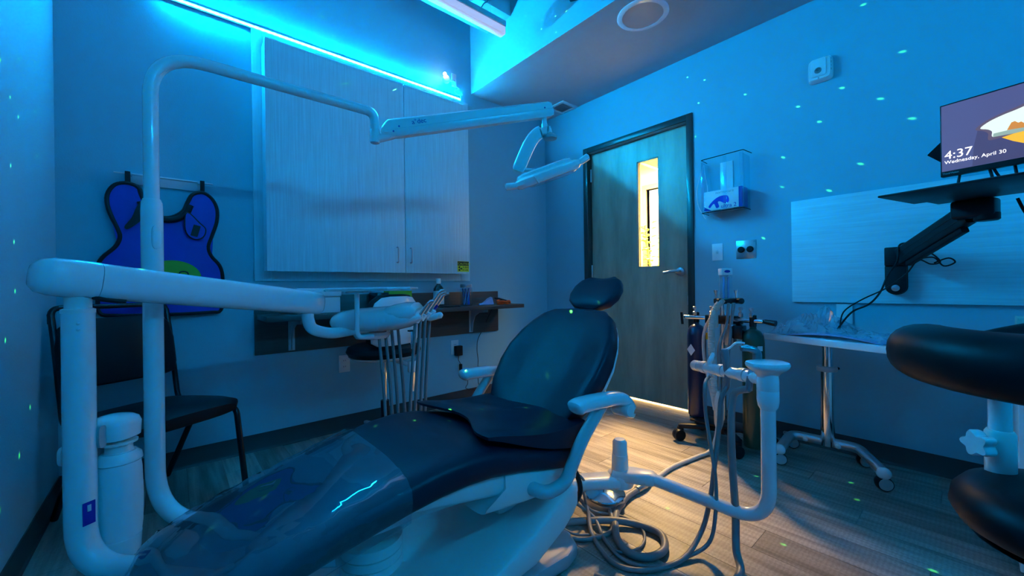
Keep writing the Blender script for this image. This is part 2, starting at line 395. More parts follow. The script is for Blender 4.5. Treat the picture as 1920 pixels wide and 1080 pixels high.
for i in range(3):
    m.faces.new([G[0, i, 0], G[0, i+1, 0], G[1, i+1, 0], G[1, i, 0]]); m.faces.new([G[0, i, 3], G[0, i+1, 3], G[1, i+1, 3], G[1, i, 3]])
    m.faces.new([G[0, 0, i], G[0, 0, i+1], G[1, 0, i+1], G[1, 0, i]]); m.faces.new([G[0, 3, i], G[0, 3, i+1], G[1, 3, i+1], G[1, 3, i]])
for a, b in (((1, 1), (2, 1)), ((2, 1), (2, 2)), ((2, 2), (1, 2)), ((1, 2), (1, 1))):
    m.faces.new([G[0, a[0], a[1]], G[0, b[0], b[1]], G[1, b[0], b[1]], G[1, a[0], a[1]]])
obj('slab', m, 'door_veneer', dr, 'wood veneer slab')
obj('window_pane', bx(NB(), X0+.018, X0+.024, LY0, LY1, LZ0, LZ1), 'pane', dr, 'narrow clear glass pane')
m = NB()
for a, b, c, d in ((LY0, LY0+.010, LZ0, LZ1), (LY1-.010, LY1, LZ0, LZ1), (LY0, LY1, LZ0, LZ0+.010), (LY0, LY1, LZ1-.010, LZ1)):
    bx(m, X0+.004, X0+.017, a, b, c, d, .001); bx(m, X0+.025, X0+.040, a, b, c, d, .001)
obj('window_bead', m, 'door_veneer', dr)
for hz in (.25, 1.02, 1.88):
    obj('hinge', lathe(NB(), [(.006, 0), (.0075, .004), (.0075, .11), (.006, .114)], (X0-.006, y1+.004, hz), n=12), 'steel', dr)
hd = obj('door_handle', lathe(NB(), [(.034, 0), (.034, .006), (.030, .012), (.013, .016), (.012, .045)], (X0, y0+.075, 1.045), (-1, 0, 0)), 'steel', dr, 'satin steel lever handle')
obj('lever', sweep_se(NB(), spline([(X0-.045, y0+.067, 1.045), (X0-.055, y0+.085, 1.047), (X0-.054, y0+.13, 1.046), (X0-.05, y0+.185, 1.040)], 6), .008, [.013]*10+[.011]*9, 2.6, 14), 'steel', hd)
obj('latch_plate', bx(NB(), X0-.0015, X0, y0, y0+.026, .80, .865), 'steel', dr)

# ceiling fittings
sp = thing('ceiling_speaker', 'round ceiling speaker grille in the soffit', 'speaker', (2.185, 1.295, ZS))
obj('ring', lathe(NB(), [(.118, 0), (.119, -.007), (.142, -.008), (.150, -.003), (.150, 0)], (2.185, 1.295, ZS), n=48), 'white_plastic', sp)
obj('grille', lathe(NB(), [(.119, -.001), (.117, -.004), (.06, -.006), (.0, -.0065)], (2.185, 1.295, ZS), n=48), 'grey_plastic', sp)
vt = thing('ceiling_vent', 'small square vent grille in the soffit above the door corner', 'vent', (2.745, 2.44, ZS))
m = NB(); vx, vy, vr, vi = 2.735, 2.44, .10, .066
for a, b, c, d in ((-vr, vr, -vr, -vi), (-vr, vr, vi, vr), (-vr, -vi, -vi, vi), (vi, vr, -vi, vi)): bx(m, vx+a, vx+b, vy+c, vy+d, ZS-.008, ZS-.0005, .002)
obj('frame', m, 'white_plastic', vt)
obj('backing', bx(NB(), vx-vi, vx+vi, vy-vi, vy+vi, ZS-.002, ZS-.0005), 'grey_plastic', vt)
for k in range(7):
    box(m := NB(), (vx, vy-vi+.009+k*.0188, ZS-.005), (vi*2, .012, .0015), 0, 1, MX.Rotation(.6, 3, 'X').to_4x4()); obj('slat', m, 'grey_plastic', vt)
# hanging light bar
pn = thing('pendant_light', 'linear pendant light bar hanging below the raised ceiling', 'pendant light', (.6, 2.06, 2.65))
PX0, PX1, PY0, PY1 = -.30, 1.725, 2.035, 2.090
obj('lens', bx(NB(), PX0, PX1, PY0, PY1, 2.645, 2.697, .006), 'lens', pn, 'frosted white lens')
obj('housing', bx(NB(), PX0-.002, PX1+.002, PY0-.003, PY1+.003, 2.697, 2.735, .003), 'alu', pn)
for xx in (-.1, 1.62): obj('cable', tube(NB(), [(xx, 2.062, 2.735), (xx, 2.062, ZC)], .0015, 6), 'steel', pn)
obj('power_cord', tube(NB(), spline([(1.53, 2.062, 2.735), (1.57, 2.07, 2.80), (1.62, 2.09, 2.86), (1.64, 2.11, 3.0), (1.64, 2.11, ZC)], 6), .004, 8), 'hose', pn)
dt = tag(obj('air_duct', bx(NB(), XL+.002, XS-.001, 2.24, 2.52, 2.97, 3.42, .004), 'ceiling_paint'), 'boxed duct running below the raised ceiling into the soffit', 'duct')
m = NB(); box(m, (1.80, 1.485, 2.70), (.10, .10, .13), .006, 2, MX.Rotation(.5, 3, 'Z').to_4x4()); lathe(m, [(.012, 0), (.012, .70)], (1.80, 1.485, 2.75), n=10)
tag(obj('hanging_box', m, 'black_plastic'), 'black box hanging from the ceiling, only its corner in view', 'ceiling box')

# LED tape on its ledge and the star projector
lt = thing('led_strip', 'glowing cyan LED tape along the top of the back wall', 'light strip', (.7, YB, 2.5))
obj('channel', bx(NB(), -.03, 1.84, YB-.012, YB-.0005, 2.492, 2.515, .001), 'white_plastic', lt)
obj('tape', bx(NB(), -.02, 1.835, YB-.016, YB-.0125, 2.498, 2.509, .001), 'led', lt)
l2 = thing('led_strip', 'added cyan LED fill tape, out of view on the wall behind the camera', 'light strip', (.7, YF, 2.5))  # invented fill source: brightens the cabinet and back wall
obj('channel', bx(NB(), .39, 1.84, YF+.0005, YF+.012, 2.492, 2.515, .001), 'white_plastic', l2)
obj('tape', bx(NB(), .40, 1.835, YF+.0125, YF+.016, 2.498, 2.509, .001), 'led_fill', l2)
pj = thing('star_projector', 'small white star projector lamp above the end of the LED tape', 'projector', (1.66, YB, 2.56))
PJ = V((1.648, 2.690, 2.625))
obj('bracket', bx(NB(), 1.755, 1.80, YB-.012, YB-.0005, 2.59, 2.70, .004), 'white_plastic', pj)
obj('arm', tube(NB(), spline([(1.778, YB-.01, 2.64), (1.75, YB-.035, 2.62), (1.70, 2.715, 2.60)], 6), .007, 10), 'white_plastic', pj)
aim = V((-.45, -.85, .05)).normalized()
obj('head', lathe(NB(), [(.0, -.03), (.020, -.027), (.028, -.01), (.029, .018), (.024, .026)], V((1.675, 2.712, 2.597)), aim, 24), 'white_plastic', pj)
obj('lamp_dome', ball(NB(), PJ, .0125, 16), 'projector_glow', pj, 'dazzling white lens')
obj('cord', tube(NB(), spline([(1.76, YB-.012, 2.60), (1.82, YB-.02, 2.585), (1.775, YB-.02, 2.555), (1.80, YB-.02, 2.535), (1.85, YB-.02, 2.54), (1.855, YB-.015, 2.555), (1.83, YB-.015, 2.545), (1.84, YB-.01, 2.515), (1.835, YB-.01, 2.503)], 8), .0022, 6), 'white_plastic', pj)

# ================================================================== BACK WALL: CABINET, SHELF
CX0, CXM, CX1, CZ0, CZ1, CYF = .420, 1.268, 1.815, 1.058, 2.395, 2.625
cb = thing('wall_cabinet', 'large pale laminate wall cabinet with two plain doors', 'cabinet', (1.1, YB, 1.0))
m = NB(); T0, T1, TB, TT = .376, 1.905, 1.003, 2.488
for a, b, c, d in ((T0, T0+.09, TB, TT), (T1-.09, T1, TB, TT), (T0+.09, T1-.09, TB, TB+.09), (T0+.09, T1-.09, TT-.09, TT)): bx(m, a, b, YB-.018, YB-.0005, c, d, .0015)
obj('trim_frame', m, 'trim_wood', cb, 'pale flat trim around the cabinet')
obj('carcass', bx(NB(), CX0+.004, CX1-.004, CYF+.021, YB-.018, CZ0+.004, CZ1-.004), 'laminate', cb)
for a, b, hx in ((CX0, CXM-.002, CXM-.065), (CXM+.002, CX1, CXM+.036)):
    d = obj('door', bx(NB(), a, b, CYF, CYF+.02, CZ0, CZ1, .001), 'laminate', cb)
    obj('handle', tube(NB(), arc_path([(hx, CYF, 1.235), (hx, CYF-.028, 1.235), (hx, CYF-.028, 1.130), (hx, CYF, 1.130)], .010, 5), .0045, 10), 'steel', d)
sg = thing('caution_sign', 'small yellow and black caution sticker at the cabinet door corner', 'sticker', (1.75, CYF, 1.07))
SX0, SX1, SZ0, SZ1 = 1.700, 1.806, 1.073, 1.155
obj('card', bx(NB(), SX0, SX1, CYF-.0015, CYF-.0002, SZ0, SZ1), 'sign_yellow', sg)
obj('banner', bx(NB(), SX0+.001, SX1-.001, CYF-.0022, CYF-.0015, SZ1-.034, SZ1-.002), 'ink', sg)
text('lettering', 'CAUTION', .0255, basis((SX0+.004, CYF-.0024, SZ1-.028), (1, 0, 0), (0, 0, 1)), 'sign_yellow', sg)
text('lettering', 'X-RAY', .021, basis((SX0+.047, CYF-.0018, SZ0+.028), (1, 0, 0), (0, 0, 1)), 'ink', sg)
text('lettering', 'IN USE', .018, basis((SX0+.045, CYF-.0018, SZ0+.008), (1, 0, 0), (0, 0, 1)), 'ink', sg)
m = NB(); cx, cz = SX0+.023, SZ0+.024
for k in range(3):
    a0 = PI/2+k*2*PI/3+PI/3*0+PI/6-PI/2*0; pts = []
    for q in range(7): t = a0-PI/6+q*PI/18; pts.append((.019*math.cos(t), .019*math.sin(t)))
    for q in range(6, -1, -1): t = a0-PI/6+q*PI/18; pts.append((.006*math.cos(t), .006*math.sin(t)))
    prism(m, pts, (cx, CYF-.0018, cz), (1, 0, 0), (0, 0, 1), .0004)
lathe(m, [(.004, 0), (.004, .0005)], (cx, CYF-.0018, cz), (0, -1, 0), 12)
obj('radiation_symbol', m, 'ink', sg)

sh = thing('wall_shelf', 'dark wood wall shelf with back panel and steel brackets', 'shelf', (1.3, YB, .56))
obj('back_panel', bx(NB(), .374, 2.20, YB-.02, YB-.0005, .565, .912, .001), 'walnut', sh)
obj('shelf_board', bx(NB(), .385, 2.235, 2.445, YB-.02, .776, .806, .002), 'walnut', sh)
for xx in (.565, 1.905):
    m = NB(); bx(m, xx-.018, xx+.018, YB-.024, YB-.02, .575, .776, .001); bx(m, xx-.018, xx+.018, YB-.26, YB-.02, .772, .776, .001)
    prism(m, [(0, 0), (0, -.19), (-.02, -.19), (-.03, -.12), (-.06, -.06), (-.12, -.03), (-.235, -.022), (-.235, 0)], (xx-.003, YB-.024, .772), (0, 1, 0), (0, 0, 1), .006)
    obj('bracket', m, 'silver_paint', sh)
# things on the shelf
SZ = .8065
bx_ = thing('storage_box', 'white lidded box on the shelf behind the delivery arm', 'box', (.62, 2.60, SZ))
m = NB(); xx0, xx1, yy0, yy1 = .545, .80, 2.53, 2.70
bx(m, xx0+.008, xx1-.008, yy0+.008, yy1-.008, SZ, SZ+.095, .004); obj('body', m, 'white_plastic', bx_)
obj('lid', bx(NB(), xx0, xx1, yy0, yy1, SZ+.0955, SZ+.15, .012, 3), 'white_plastic', bx_)
og = thing('desk_organizer', 'dark shelf organizer holding a small green card box', 'organizer', (1.15, 2.64, SZ))
m = NB(); bx(m, 1.04, 1.12, 2.58, 2.72, SZ, SZ+.115, .002); bx(m, 1.12, 1.31, 2.70, 2.72, SZ, SZ+.09); bx(m, 1.12, 1.31, 2.58, 2.70, SZ, SZ+.01); obj('tray', m, 'black_metal', og)
obj('card_box', bx(NB(), 1.13, 1.30, 2.60, 2.69, SZ+.011, SZ+.125, .002), 'apron_green', og)
bt = thing('brown_bottle', 'brown bottle with white cap and pale label on the shelf', 'bottle', (1.515, 2.60, SZ))
obj('body', lathe(NB(), [(.036, 0), (.039, .004), (.039, .125), (.036, .14), (.024, .158), (.0155, .166), (.015, .18)], (1.515, 2.60, SZ)), 'amber_bottle', bt)
obj('label', lathe(NB(), [(.0393, .02), (.0398, .021), (.0398, .118), (.0393, .119)], (1.515, 2.60, SZ), cap=False), 'paper', bt)
obj('cap', lathe(NB(), [(.017, .172), (.019, .174), (.019, .21), (.017, .213), (.0, .2135)], (1.515, 2.60, SZ)), 'white_plastic', bt)
tag(obj('phone', box(NB(), (1.545, 2.50, SZ+.0065), (.075, .15, .010), .004, 2, MX.Rotation(1.2, 3, 'Z').to_4x4()), 'black_plastic'), 'black phone lying at the foot of the brown bottle', 'phone')
jr = thing('glass_jar', 'clear glass jar with metal lid on the shelf', 'jar', (1.775, 2.62, SZ))
obj('glass', lathe(NB(), [(.044, 0), (.048, .004), (.048, .125), (.043, .138), (.041, .145)], (1.775, 2.62, SZ)), 'jar_glass', jr)
obj('lid', lathe(NB(), [(.045, .142), (.046, .144), (.046, .166), (.044, .168), (0, .168)], (1.775, 2.62, SZ)), 'steel', jr)
for k in range(9):
    a = k*2.4; q = V((1.775+.022*math.cos(a), 2.62+.022*math.sin(a), SZ+.006)); e_ = V((1.775+.03*math.cos(a+.9), 2.62+.03*math.sin(a+.9), SZ+.135))
    p_ = obj('toothbrush', tube(NB(), [q, e_], .0042, 8), ['blue_print', 'blue_sheet', 'glove_blue'][k % 3], origin=q)
    tag(p_, 'blue stick standing inside the lidded glass jar', 'toothbrush', 'blue sticks in the glass jar')
tg = thing('packet', 'pale blue crumpled packet at the right end of the shelf', 'packet', (1.97, 2.60, SZ))
m = NB(); rings = []
for t, hw, z in ((0, .008, .012), (.25, .016, .014), (.5, .028, .03), (.75, .034, .05), (1, .030, .062)):
    c = V((1.855+.15*t, 2.56+.03*t, SZ+.002)); rings.append([c+V((0, -hw, 0)), c+V((0, -hw*.3, z*.9)), c+V((0, hw*.5, z)), c+V((0, hw, 0))])
obj('wrap', loft(m, rings), 'blue_sheet', tg, sharp=10)
cs = tag(obj('clear_case', bx(NB(), 1.90, 2.03, 2.63, 2.72, SZ+.001, SZ+.055, .004), 'acrylic'), 'small clear plastic case behind the pale packet', 'case')
gl = thing('safety_glasses', 'folded orange and black safety glasses at the shelf end', 'glasses', (2.08, 2.56, SZ))
obj('frame', tube(NB(), spline([(2.01, 2.52, SZ+.010), (2.04, 2.505, SZ+.026), (2.08, 2.50, SZ+.022), (2.12, 2.505, SZ+.026), (2.15, 2.53, SZ+.010), (2.11, 2.515, SZ+.008), (2.08, 2.51, SZ+.014), (2.05, 2.515, SZ+.008)], 6, True), .0095, 8, closed=True), 'orange', gl)
obj('temple', tube(NB(), [(2.015, 2.53, SZ+.022), (2.07, 2.60, SZ+.03), (2.13, 2.61, SZ+.035)], .006, 8), 'orange', gl)
obj('temple', tube(NB(), [(2.145, 2.535, SZ+.022), (2.10, 2.61, SZ+.045), (2.06, 2.62, SZ+.05)], .007, 8), 'black_plastic', gl)
obj('lens', box(NB(), (2.05, 2.512, SZ+.018), (.045, .003, .02), .001), 'black_plastic', gl); obj('lens', box(NB(), (2.115, 2.512, SZ+.018), (.045, .003, .02), .001), 'black_plastic', gl)
def outlet(cx, cz, wl, label):
    o = thing('wall_outlet', label, 'outlet', (cx, YB, cz-.058))
    obj('plate', bx(NB(), cx-.036, cx+.036, YB-.006, YB-.0005, cz-.058, cz+.058, .003), 'white_plastic', o)
    for dz in (-.02, .02):
        s_ = obj('socket', prism(NB(), sell(.017, .0145, 3, 16), (cx, YB-.006, cz+dz), (1, 0, 0), (0, 0, 1), .0015), 'white_plastic', o)
        m = NB()
        for dx in (-.006, .006): bx(m, cx+dx-.0012, cx+dx+.0012, YB-.0079, YB-.0074, cz+dz-.003, cz+dz+.006)
        obj('slot', m, 'ink', s_)
    return o
outlet(.884, .447, 1, 'white wall outlet below the shelf, left of the stool post')
outlet(1.755, .462, 1, 'white wall outlet with a black adapter plugged in')
ad = thing('power_adapter', 'black power adapter plugged into the wall outlet', 'adapter', (1.775, YB-.03, .40))
obj('body', bx(NB(), 1.745, 1.805, YB-.048, YB-.0085, .395, .475, .005), 'black_plastic', ad)
obj('cable', tube(NB(), spline([(1.775, YB-.03, .395), (1.772, YB-.03, .36), (1.79, YB-.03, .325), (1.79, YB-.03, .25), (1.85, YB-.03, .20), (1.86, YB-.03, .155), (1.845, YB-.025, .115), (1.93, YB-.03, .085), (1.98, YB-.06, .006), (2.10, YB-.2, .005)], 6), .0025, 6), 'black_plastic', ad)
obj('inline_switch', bx(NB(), 1.782, 1.804, YB-.04, YB-.02, .275, .325, .004), 'black_plastic', ad)
tag(obj('shelf_cable', tube(NB(), spline([(2.075, YB-.10, .775), (2.07, YB-.05, .70), (2.06, YB-.01, .63), (2.02, YB-.006, .56), (1.985, YB-.006, .50), (1.975, YB-.006, .42), (1.985, YB-.006, .33), (1.98, YB-.006, .20), (2.0, YB-.01, .07), (2.05, YB-.05, .006)], 6), .0024, 6), 'black_plastic'), 'thin black cable hanging from the shelf end down the wall', 'cable')

# apron rail and lead apron
rl = thing('apron_rail', 'white wall rail with hook rods above the blue apron', 'rail', (-.02, YB, 1.5))
obj('plate', bx(NB(), -.150, .130, YB-.012, YB-.0005, 1.492, 1.548, .002), 'white_plastic', rl)
obj('rod', tube(NB(), [(-.205, YB-.024, 1.538), (.185, YB-.024, 1.538)], .004, 8), 'steel', rl)
m = NB(); bx(m, -.150, -.14, YB-.028, YB-.012, 1.53, 1.545); bx(m, .118, .128, YB-.028, YB-.012, 1.53, 1.545); obj('rod_clip', m, 'white_plastic', rl)
ap = thing('lead_apron', 'blue lead apron with black edging hanging on the wall rail', 'apron', (-.02, YB-.03, .83))
AO = [(-.105, 1.43), (-.116, 1.47), (-.155, 1.487), (-.20, 1.472), (-.226, 1.42), (-.222, 1.35), (-.196, 1.27), (-.184, 1.22), (-.20, 1.17), (-.245, 1.115), (-.262, 1.06), (-.262, .93), (-.256, .85), (-.20, .835), (-.02, .83), (.16, .832), (.212, .84), (.222, .92), (.222, 1.03), (.208, 1.09), (.172, 1.14), (.160, 1.19), (.176, 1.25), (.198, 1.33), (.200, 1.40), (.178, 1.455), (.138, 1.482), (.096, 1.465), (.075, 1.42), (.055, 1.37), (.01, 1.335), (-.04, 1.332), (-.08, 1.365)]
ao = [p for p in spline([(a, 0, b) for a, b in AO], 4, True)]
yb = lambda xx, zz: YB-.030-.012*math.sin(xx*22)*max(0, (1.5-zz))-.01*(1-((xx+.02)/.25)**2)
t = bmesh.new(); f_ = t.faces.new([t.verts.new(p) for p in ao]); bmesh.ops.triangulate(t, faces=[f_])
for _ in range(3): bmesh.ops.subdivide_edges(t, edges=[e for e in t.edges if e.calc_length() > .03], cuts=1); bmesh.ops.triangulate(t, faces=t.faces)
for v in t.verts: v.co.y = yb(v.co.x, v.co.z)
g = bmesh.ops.extrude_face_region(t, geom=t.faces[:]); bmesh.ops.translate(t, vec=(0, -.008, 0), verts=[v for v in g['geom'] if isinstance(v, bmesh.types.BMVert)])
obj('body', t, 'apron_blue', ap, sharp=60)
obj('binding', tube(NB(), [V((p.x, yb(p.x, p.z)-.004, p.z)) for p in ao], .0100, 8, closed=True), 'black_plastic', ap, 'black edge binding')
for xx in (-.155, .138): obj('hanging_loop', bx(NB(), xx-.010, xx+.010, YB-.040, YB-.030, 1.475, 1.548, .002), 'black_plastic', ap)
obj('collar', sweep_se(NB(), [V((p.x, YB-.060, p.z)) for p in spline([(-.108, 0, 1.40), (-.085, 0, 1.345), (-.03, 0, 1.318), (.03, 0, 1.326), (.068, 0, 1.362), (.085, 0, 1.405)], 5)], .006, .018, 4, 14, up=V((0, 1, 0))) if False else tube(NB(), [V((p.x, YB-.058, p.z)) for p in spline([(-.108, 0, 1.40), (-.085, 0, 1.345), (-.03, 0, 1.318), (.03, 0, 1.326), (.068, 0, 1.362), (.085, 0, 1.405)], 5)], .015, 12), 'black_plastic', ap, 'black collar lining')
t = bmesh.new(); t.faces.new([t.verts.new((p.x, YB-.066, p.z)) for p in spline([(-.100, 0, 1.40), (-.082, 0, 1.345), (-.105, 0, 1.305), (-.152, 0, 1.258), (-.166, 0, 1.268), (-.140, 0, 1.315), (-.122, 0, 1.37)], 4, True)]); g = bmesh.ops.extrude_face_region(t, geom=t.faces[:]); bmesh.ops.translate(t, vec=(0, -.010, 0), verts=[v for v in g['geom'] if isinstance(v, bmesh.types.BMVert)])
obj('collar_flap', t, 'black_plastic', ap)
fo_ = spline([(.072, 0, 1.36), (.064, 0, 1.29), (.075, 0, 1.245), (.105, 0, 1.225), (.135, 0, 1.24), (.145, 0, 1.28), (.12, 0, 1.31)], 4, True)
t = bmesh.new(); t.faces.new([t.verts.new((p.x, YB-.068, p.z)) for p in fo_]); g = bmesh.ops.extrude_face_region(t, geom=t.faces[:]); bmesh.ops.translate(t, vec=(0, -.012, 0), verts=[v for v in g['geom'] if isinstance(v, bmesh.types.BMVert)])
tabf = obj('collar_tab', t, 'apron_blue', ap)
obj('binding', tube(NB(), [V((p.x, YB-.074, p.z)) for p in fo_], .006, 8, closed=True), 'black_plastic', tabf)
obj('fastener_patch', box(NB(), (.105, YB-.082, 1.268), (.03, .004, .06), .001, 1, MX.Rotation(.25, 3, 'Y').to_4x4()), 'black_plastic', tabf)
obj('round_print', prism(NB(), sell(.118, .090, 2, 32), (.01, YB-.056, 1.02), (1, 0, 0), (0, 0, 1), .003), 'apron_green', ap, 'round green print')
obj('print_arc', tube(NB(), spline([(.035, YB-.061, 1.033), (.040, YB-.061, 1.048), (.055, YB-.061, 1.053), (.070, YB-.061, 1.047), (.075, YB-.061, 1.030)], 5), .0035, 6), 'ink', ap)
obj('print_wedge', prism(NB(), [(.06, 1.0), (.10, 1.0), (.12, 1.005), (.083, 1.028)], (0, YB-.0595, 0), (1, 0, 0), (0, 0, 1), .001), 'paper', ap)

# guest chair
gc = thing('guest_chair', 'black padded guest chair with a black tube frame by the back wall', 'chair', (-.055, 2.355, 0))
GM = MX.Translation((-.055, 2.355, 0)) @ MX.Rotation(math.radians(30), 4, 'Z')      # local: +x right, -y front
def gpart(name, bm, m): return obj(name, xform(bm, GM), m, gc)
m = NB(); rings = []
for y_, z_, hw, th in ((-.245, .425, .14, .012), (-.24, .432, .19, .024), (-.20, .440, .225, .034), (-.10, .440, .232, .036), (.05, .432, .225, .036), (.16, .428, .20, .034), (.20, .430, .16, .02)):
    rings.append([V((a, y_, z_-.02+b)) for a, b in sell(hw, th, 3.2, 28)])
gpart('seat', loft(m, rings), 'vinyl_black')
m = NB(); rings = []
for z_, y_, hw, th in ((.545, .215, .16, .006), (.555, .215, .20, .018), (.60, .225, .215, .022), (.72, .245, .215, .022), (.80, .262, .20, .02), (.835, .268, .16, .008)):
    rings.append([V((a, y_+b-.02*(1-(a/.22)**2), z_)) for a, b in sell(hw, th, 3.2, 28)])
gpart('backrest', loft(m, rings), 'vinyl_black')
for sx in (-1, 1):
    gpart('leg', tube(NB(), arc_path([(sx*.195, -.12, .395), (sx*.205, -.215, .400), (sx*.215, -.262, .008)], .04), .0125, 10), 'black_metal')
    gpart('leg', tube(NB(), arc_path([(sx*.20, -.02, .395), (sx*.21, .06, .38), (sx*.205, .285, .008)], .05), .0125, 10), 'black_metal')
    gpart('back_upright', tube(NB(), arc_path([(sx*.20, -.06, .392), (sx*.208, .20, .40), (sx*.208, .262, .76), (sx*.208, .285, .86)], .06), .0115, 10), 'black_metal')
gpart('top_rail', tube(NB(), arc_path([(-.208, .282, .82), (-.206, .288, .885), (.206, .288, .885), (.208, .282, .82)], .05), .0115, 10), 'black_metal')
gpart('seat_rail', tube(NB(), [(-.20, -.15, .392), (.20, -.15, .392)], .011, 8), 'black_metal')
gpart('seat_rail', tube(NB(), [(-.20, .05, .388), (.20, .05, .388)], .011, 8), 'black_metal')

# operator stool near the back wall
so = thing('operator_stool', 'wheeled stool with black seat and white curved back under the shelf', 'stool', (.985, 2.345, 0))
sc = V((.985, 2.345, 0))
obj('seat', loft(NB(), [[sc+V((a, b, z_)) for a, b in sell(r1, r1*.95, 2.3, 32)] for z_, r1 in ((.545, .17), (.55, .20), (.575, .215), (.60, .205), (.615, .17), (.618, .05))]), 'vinyl_black', so)
obj('seat_pan', lathe(NB(), [(.03, .515), (.12, .52), (.19, .535), (.205, .548), (.19, .55), (.0, .55)], sc), 'white_plastic', so)
bk = V((.22, -.97, 0)).normalized()            # back shell faces the room
bs = V((bk.y, -bk.x, 0))
def backring(z_, hw, th, dd): return [sc+bk*(.15-dd*(1-(a/.2)**2)*.0+ .05*(-(a/.18)**2)+b)+bs*a+UP*z_ for a, b in sell(hw, th, 3, 28)]
obj('back_shell', loft(NB(), [backring(z_, hw, th, 0) for z_, hw, th in ((.62, .135, .012), (.64, .165, .016), (.72, .17, .016), (.81, .165, .016), (.865, .145, .014), (.895, .11, .010), (.902, .06, .004))]), 'white_plastic', so)
obj('back_pad', loft(NB(), [[p-bk*.030 for p in backring(z_, hw, th, 0)] for z_, hw, th in ((.62, .14, .012), (.64, .172, .016), (.72, .18, .018), (.82, .176, .018), (.878, .152, .014), (.908, .115, .010), (.915, .06, .004))]), 'vinyl_black', so)
obj('gas_lift', tube(NB(), [sc+UP*.07, sc+UP*.27], .025, 16), 'black_plastic', so)
obj('piston', tube(NB(), [sc+UP*.27, sc+UP*.52], .013, 14), 'chrome', so)
obj('hub', lathe(NB(), [(.03, .05), (.045, .055), (.045, .09), (.03, .12)], sc), 'white_plastic', so)
for k in range(5):
    a = k*2*PI/5+.35; d = V((math.cos(a), math.sin(a), 0))
    lg = obj('leg', sweep_se(NB(), [sc+d*.03+UP*.085, sc+d*.16+UP*.082, sc+d*.29+UP*.068], [.022, .019, .015], [.018, .014, .010], 3, 16), 'white_plastic', so)
    obj('caster', lathe(NB(), [(.010, -.018), (.026, -.016), (.027, 0), (.026, .016), (.010, .018)], sc+d*.28+UP*.027, d.cross(UP), 16), 'black_plastic', lg)
# height lever block with chrome bar on the stool back support
ps = sc+bk*.185+V((.055, 0, 0))
obj('back_bar', bx(NB(), ps.x-.012, ps.x+.012, ps.y-.005, ps.y+.005, .34, .70, .002), 'chrome', so)
obj('bar_clamp', bx(NB(), ps.x-.028, ps.x+.028, ps.y-.018, ps.y+.016, .455, .52, .006), 'white_plastic', so)
obj('bar_bracket', tube(NB(), [sc+UP*.525, (ps.x-.03, ps.y+.05, .505), (ps.x, ps.y+.012, .49)], .012, 10), 'white_plastic', so)

# ================================================================== DENTAL CHAIR
YC = 1.13
ch = thing('dental_chair', 'reclined dental chair with dark navy upholstery and white base', 'dental chair', (.80, YC, 0))
PF = [(-.075, .335, .10, .030), (-.065, .345, .155, .040), (-.03, .365, .195, .046), (.04, .388, .215, .050), (.13, .415, .225, .052), (.22, .440, .232, .054), (.30, .463, .238, .056), (.43, .497, .248, .060), (.52, .514, .255, .062), (.60, .519, .260, .062), (.68, .512, .262, .060), (.78, .488, .262, .056), (.88, .458, .262, .052), (.98, .428, .260, .048), (1.05, .408, .25, .042), (1.075, .398, .23, .030)]
def padring(xx, zt, hw, th, grow=0.0):
    out = []
    for a, b in sell(hw+grow, th+grow, 3.4, 44):
        dip = -.010*(1-(a/hw)**2) if b > 0 else 0
        out.append(V((xx, YC+a, zt-th+b+dip)))
    return out
pf = []
for i in range(len(PF)-1):
    for k in range(4):
        t = k/4; pf.append(tuple(PF[i][q]*(1-t)+PF[i+1][q]*t for q in range(4)))
pf.append(PF[-1])
obj('seat_pad', loft(NB(), [padring(*p) for p in pf]), 'vinyl', ch, 'dark navy seat and leg cushion', sharp=60)
# backrest
B0, B1 = V((1.02, YC, .43)), V((1.380, YC, .842)); bu = (B1-B0).normalized(); bn = V((-bu.z, 0, bu.x))   # bn faces the sitter
LB = (B1-B0).length
def backsec(s, hw, th, con):
    o = B0+bu*(s*LB); out = []
    for a, b in sell(hw, th, 3.0, 44):
        c = (con*1.7*((a/hw)**2-.45)+.010*math.exp(-(a/.05)**2)*math.sin(PI*min(1, max(0, s)))) if b > 0 else 0
        out.append(o+V((0, a, 0))+bn*(b+c))
    return out
BS = [(-.06, .12, .02, .0), (-.03, .17, .032, .010), (.08, .215, .04, .022), (.22, .25, .043, .034), (.40, .268, .045, .040), (.55, .268, .045, .040), (.70, .250, .044, .034), (.82, .222, .042, .026), (.91, .19, .038, .018), (.965, .15, .030, .010), (.995, .09, .015, .0)]
bsx = []
for i in range(len(BS)-1):
    for k in range(4): t = k/4; bsx.append(tuple(BS[i][q]*(1-t)+BS[i+1][q]*t for q in range(4)))
bsx.append(BS[-1])
obj('backrest_pad', loft(NB(), [backsec(*p) for p in bsx]), 'vinyl', ch, 'dark navy contoured backrest cushion', sharp=60)
obj('back_shell', loft(NB(), [[p-bn*.045 for p in backsec(s, hw*.93, th*.45, 0)] for s, hw, th, c in bsx[4:-3]]), 'warm_plastic', ch, 'white shell behind the backrest')
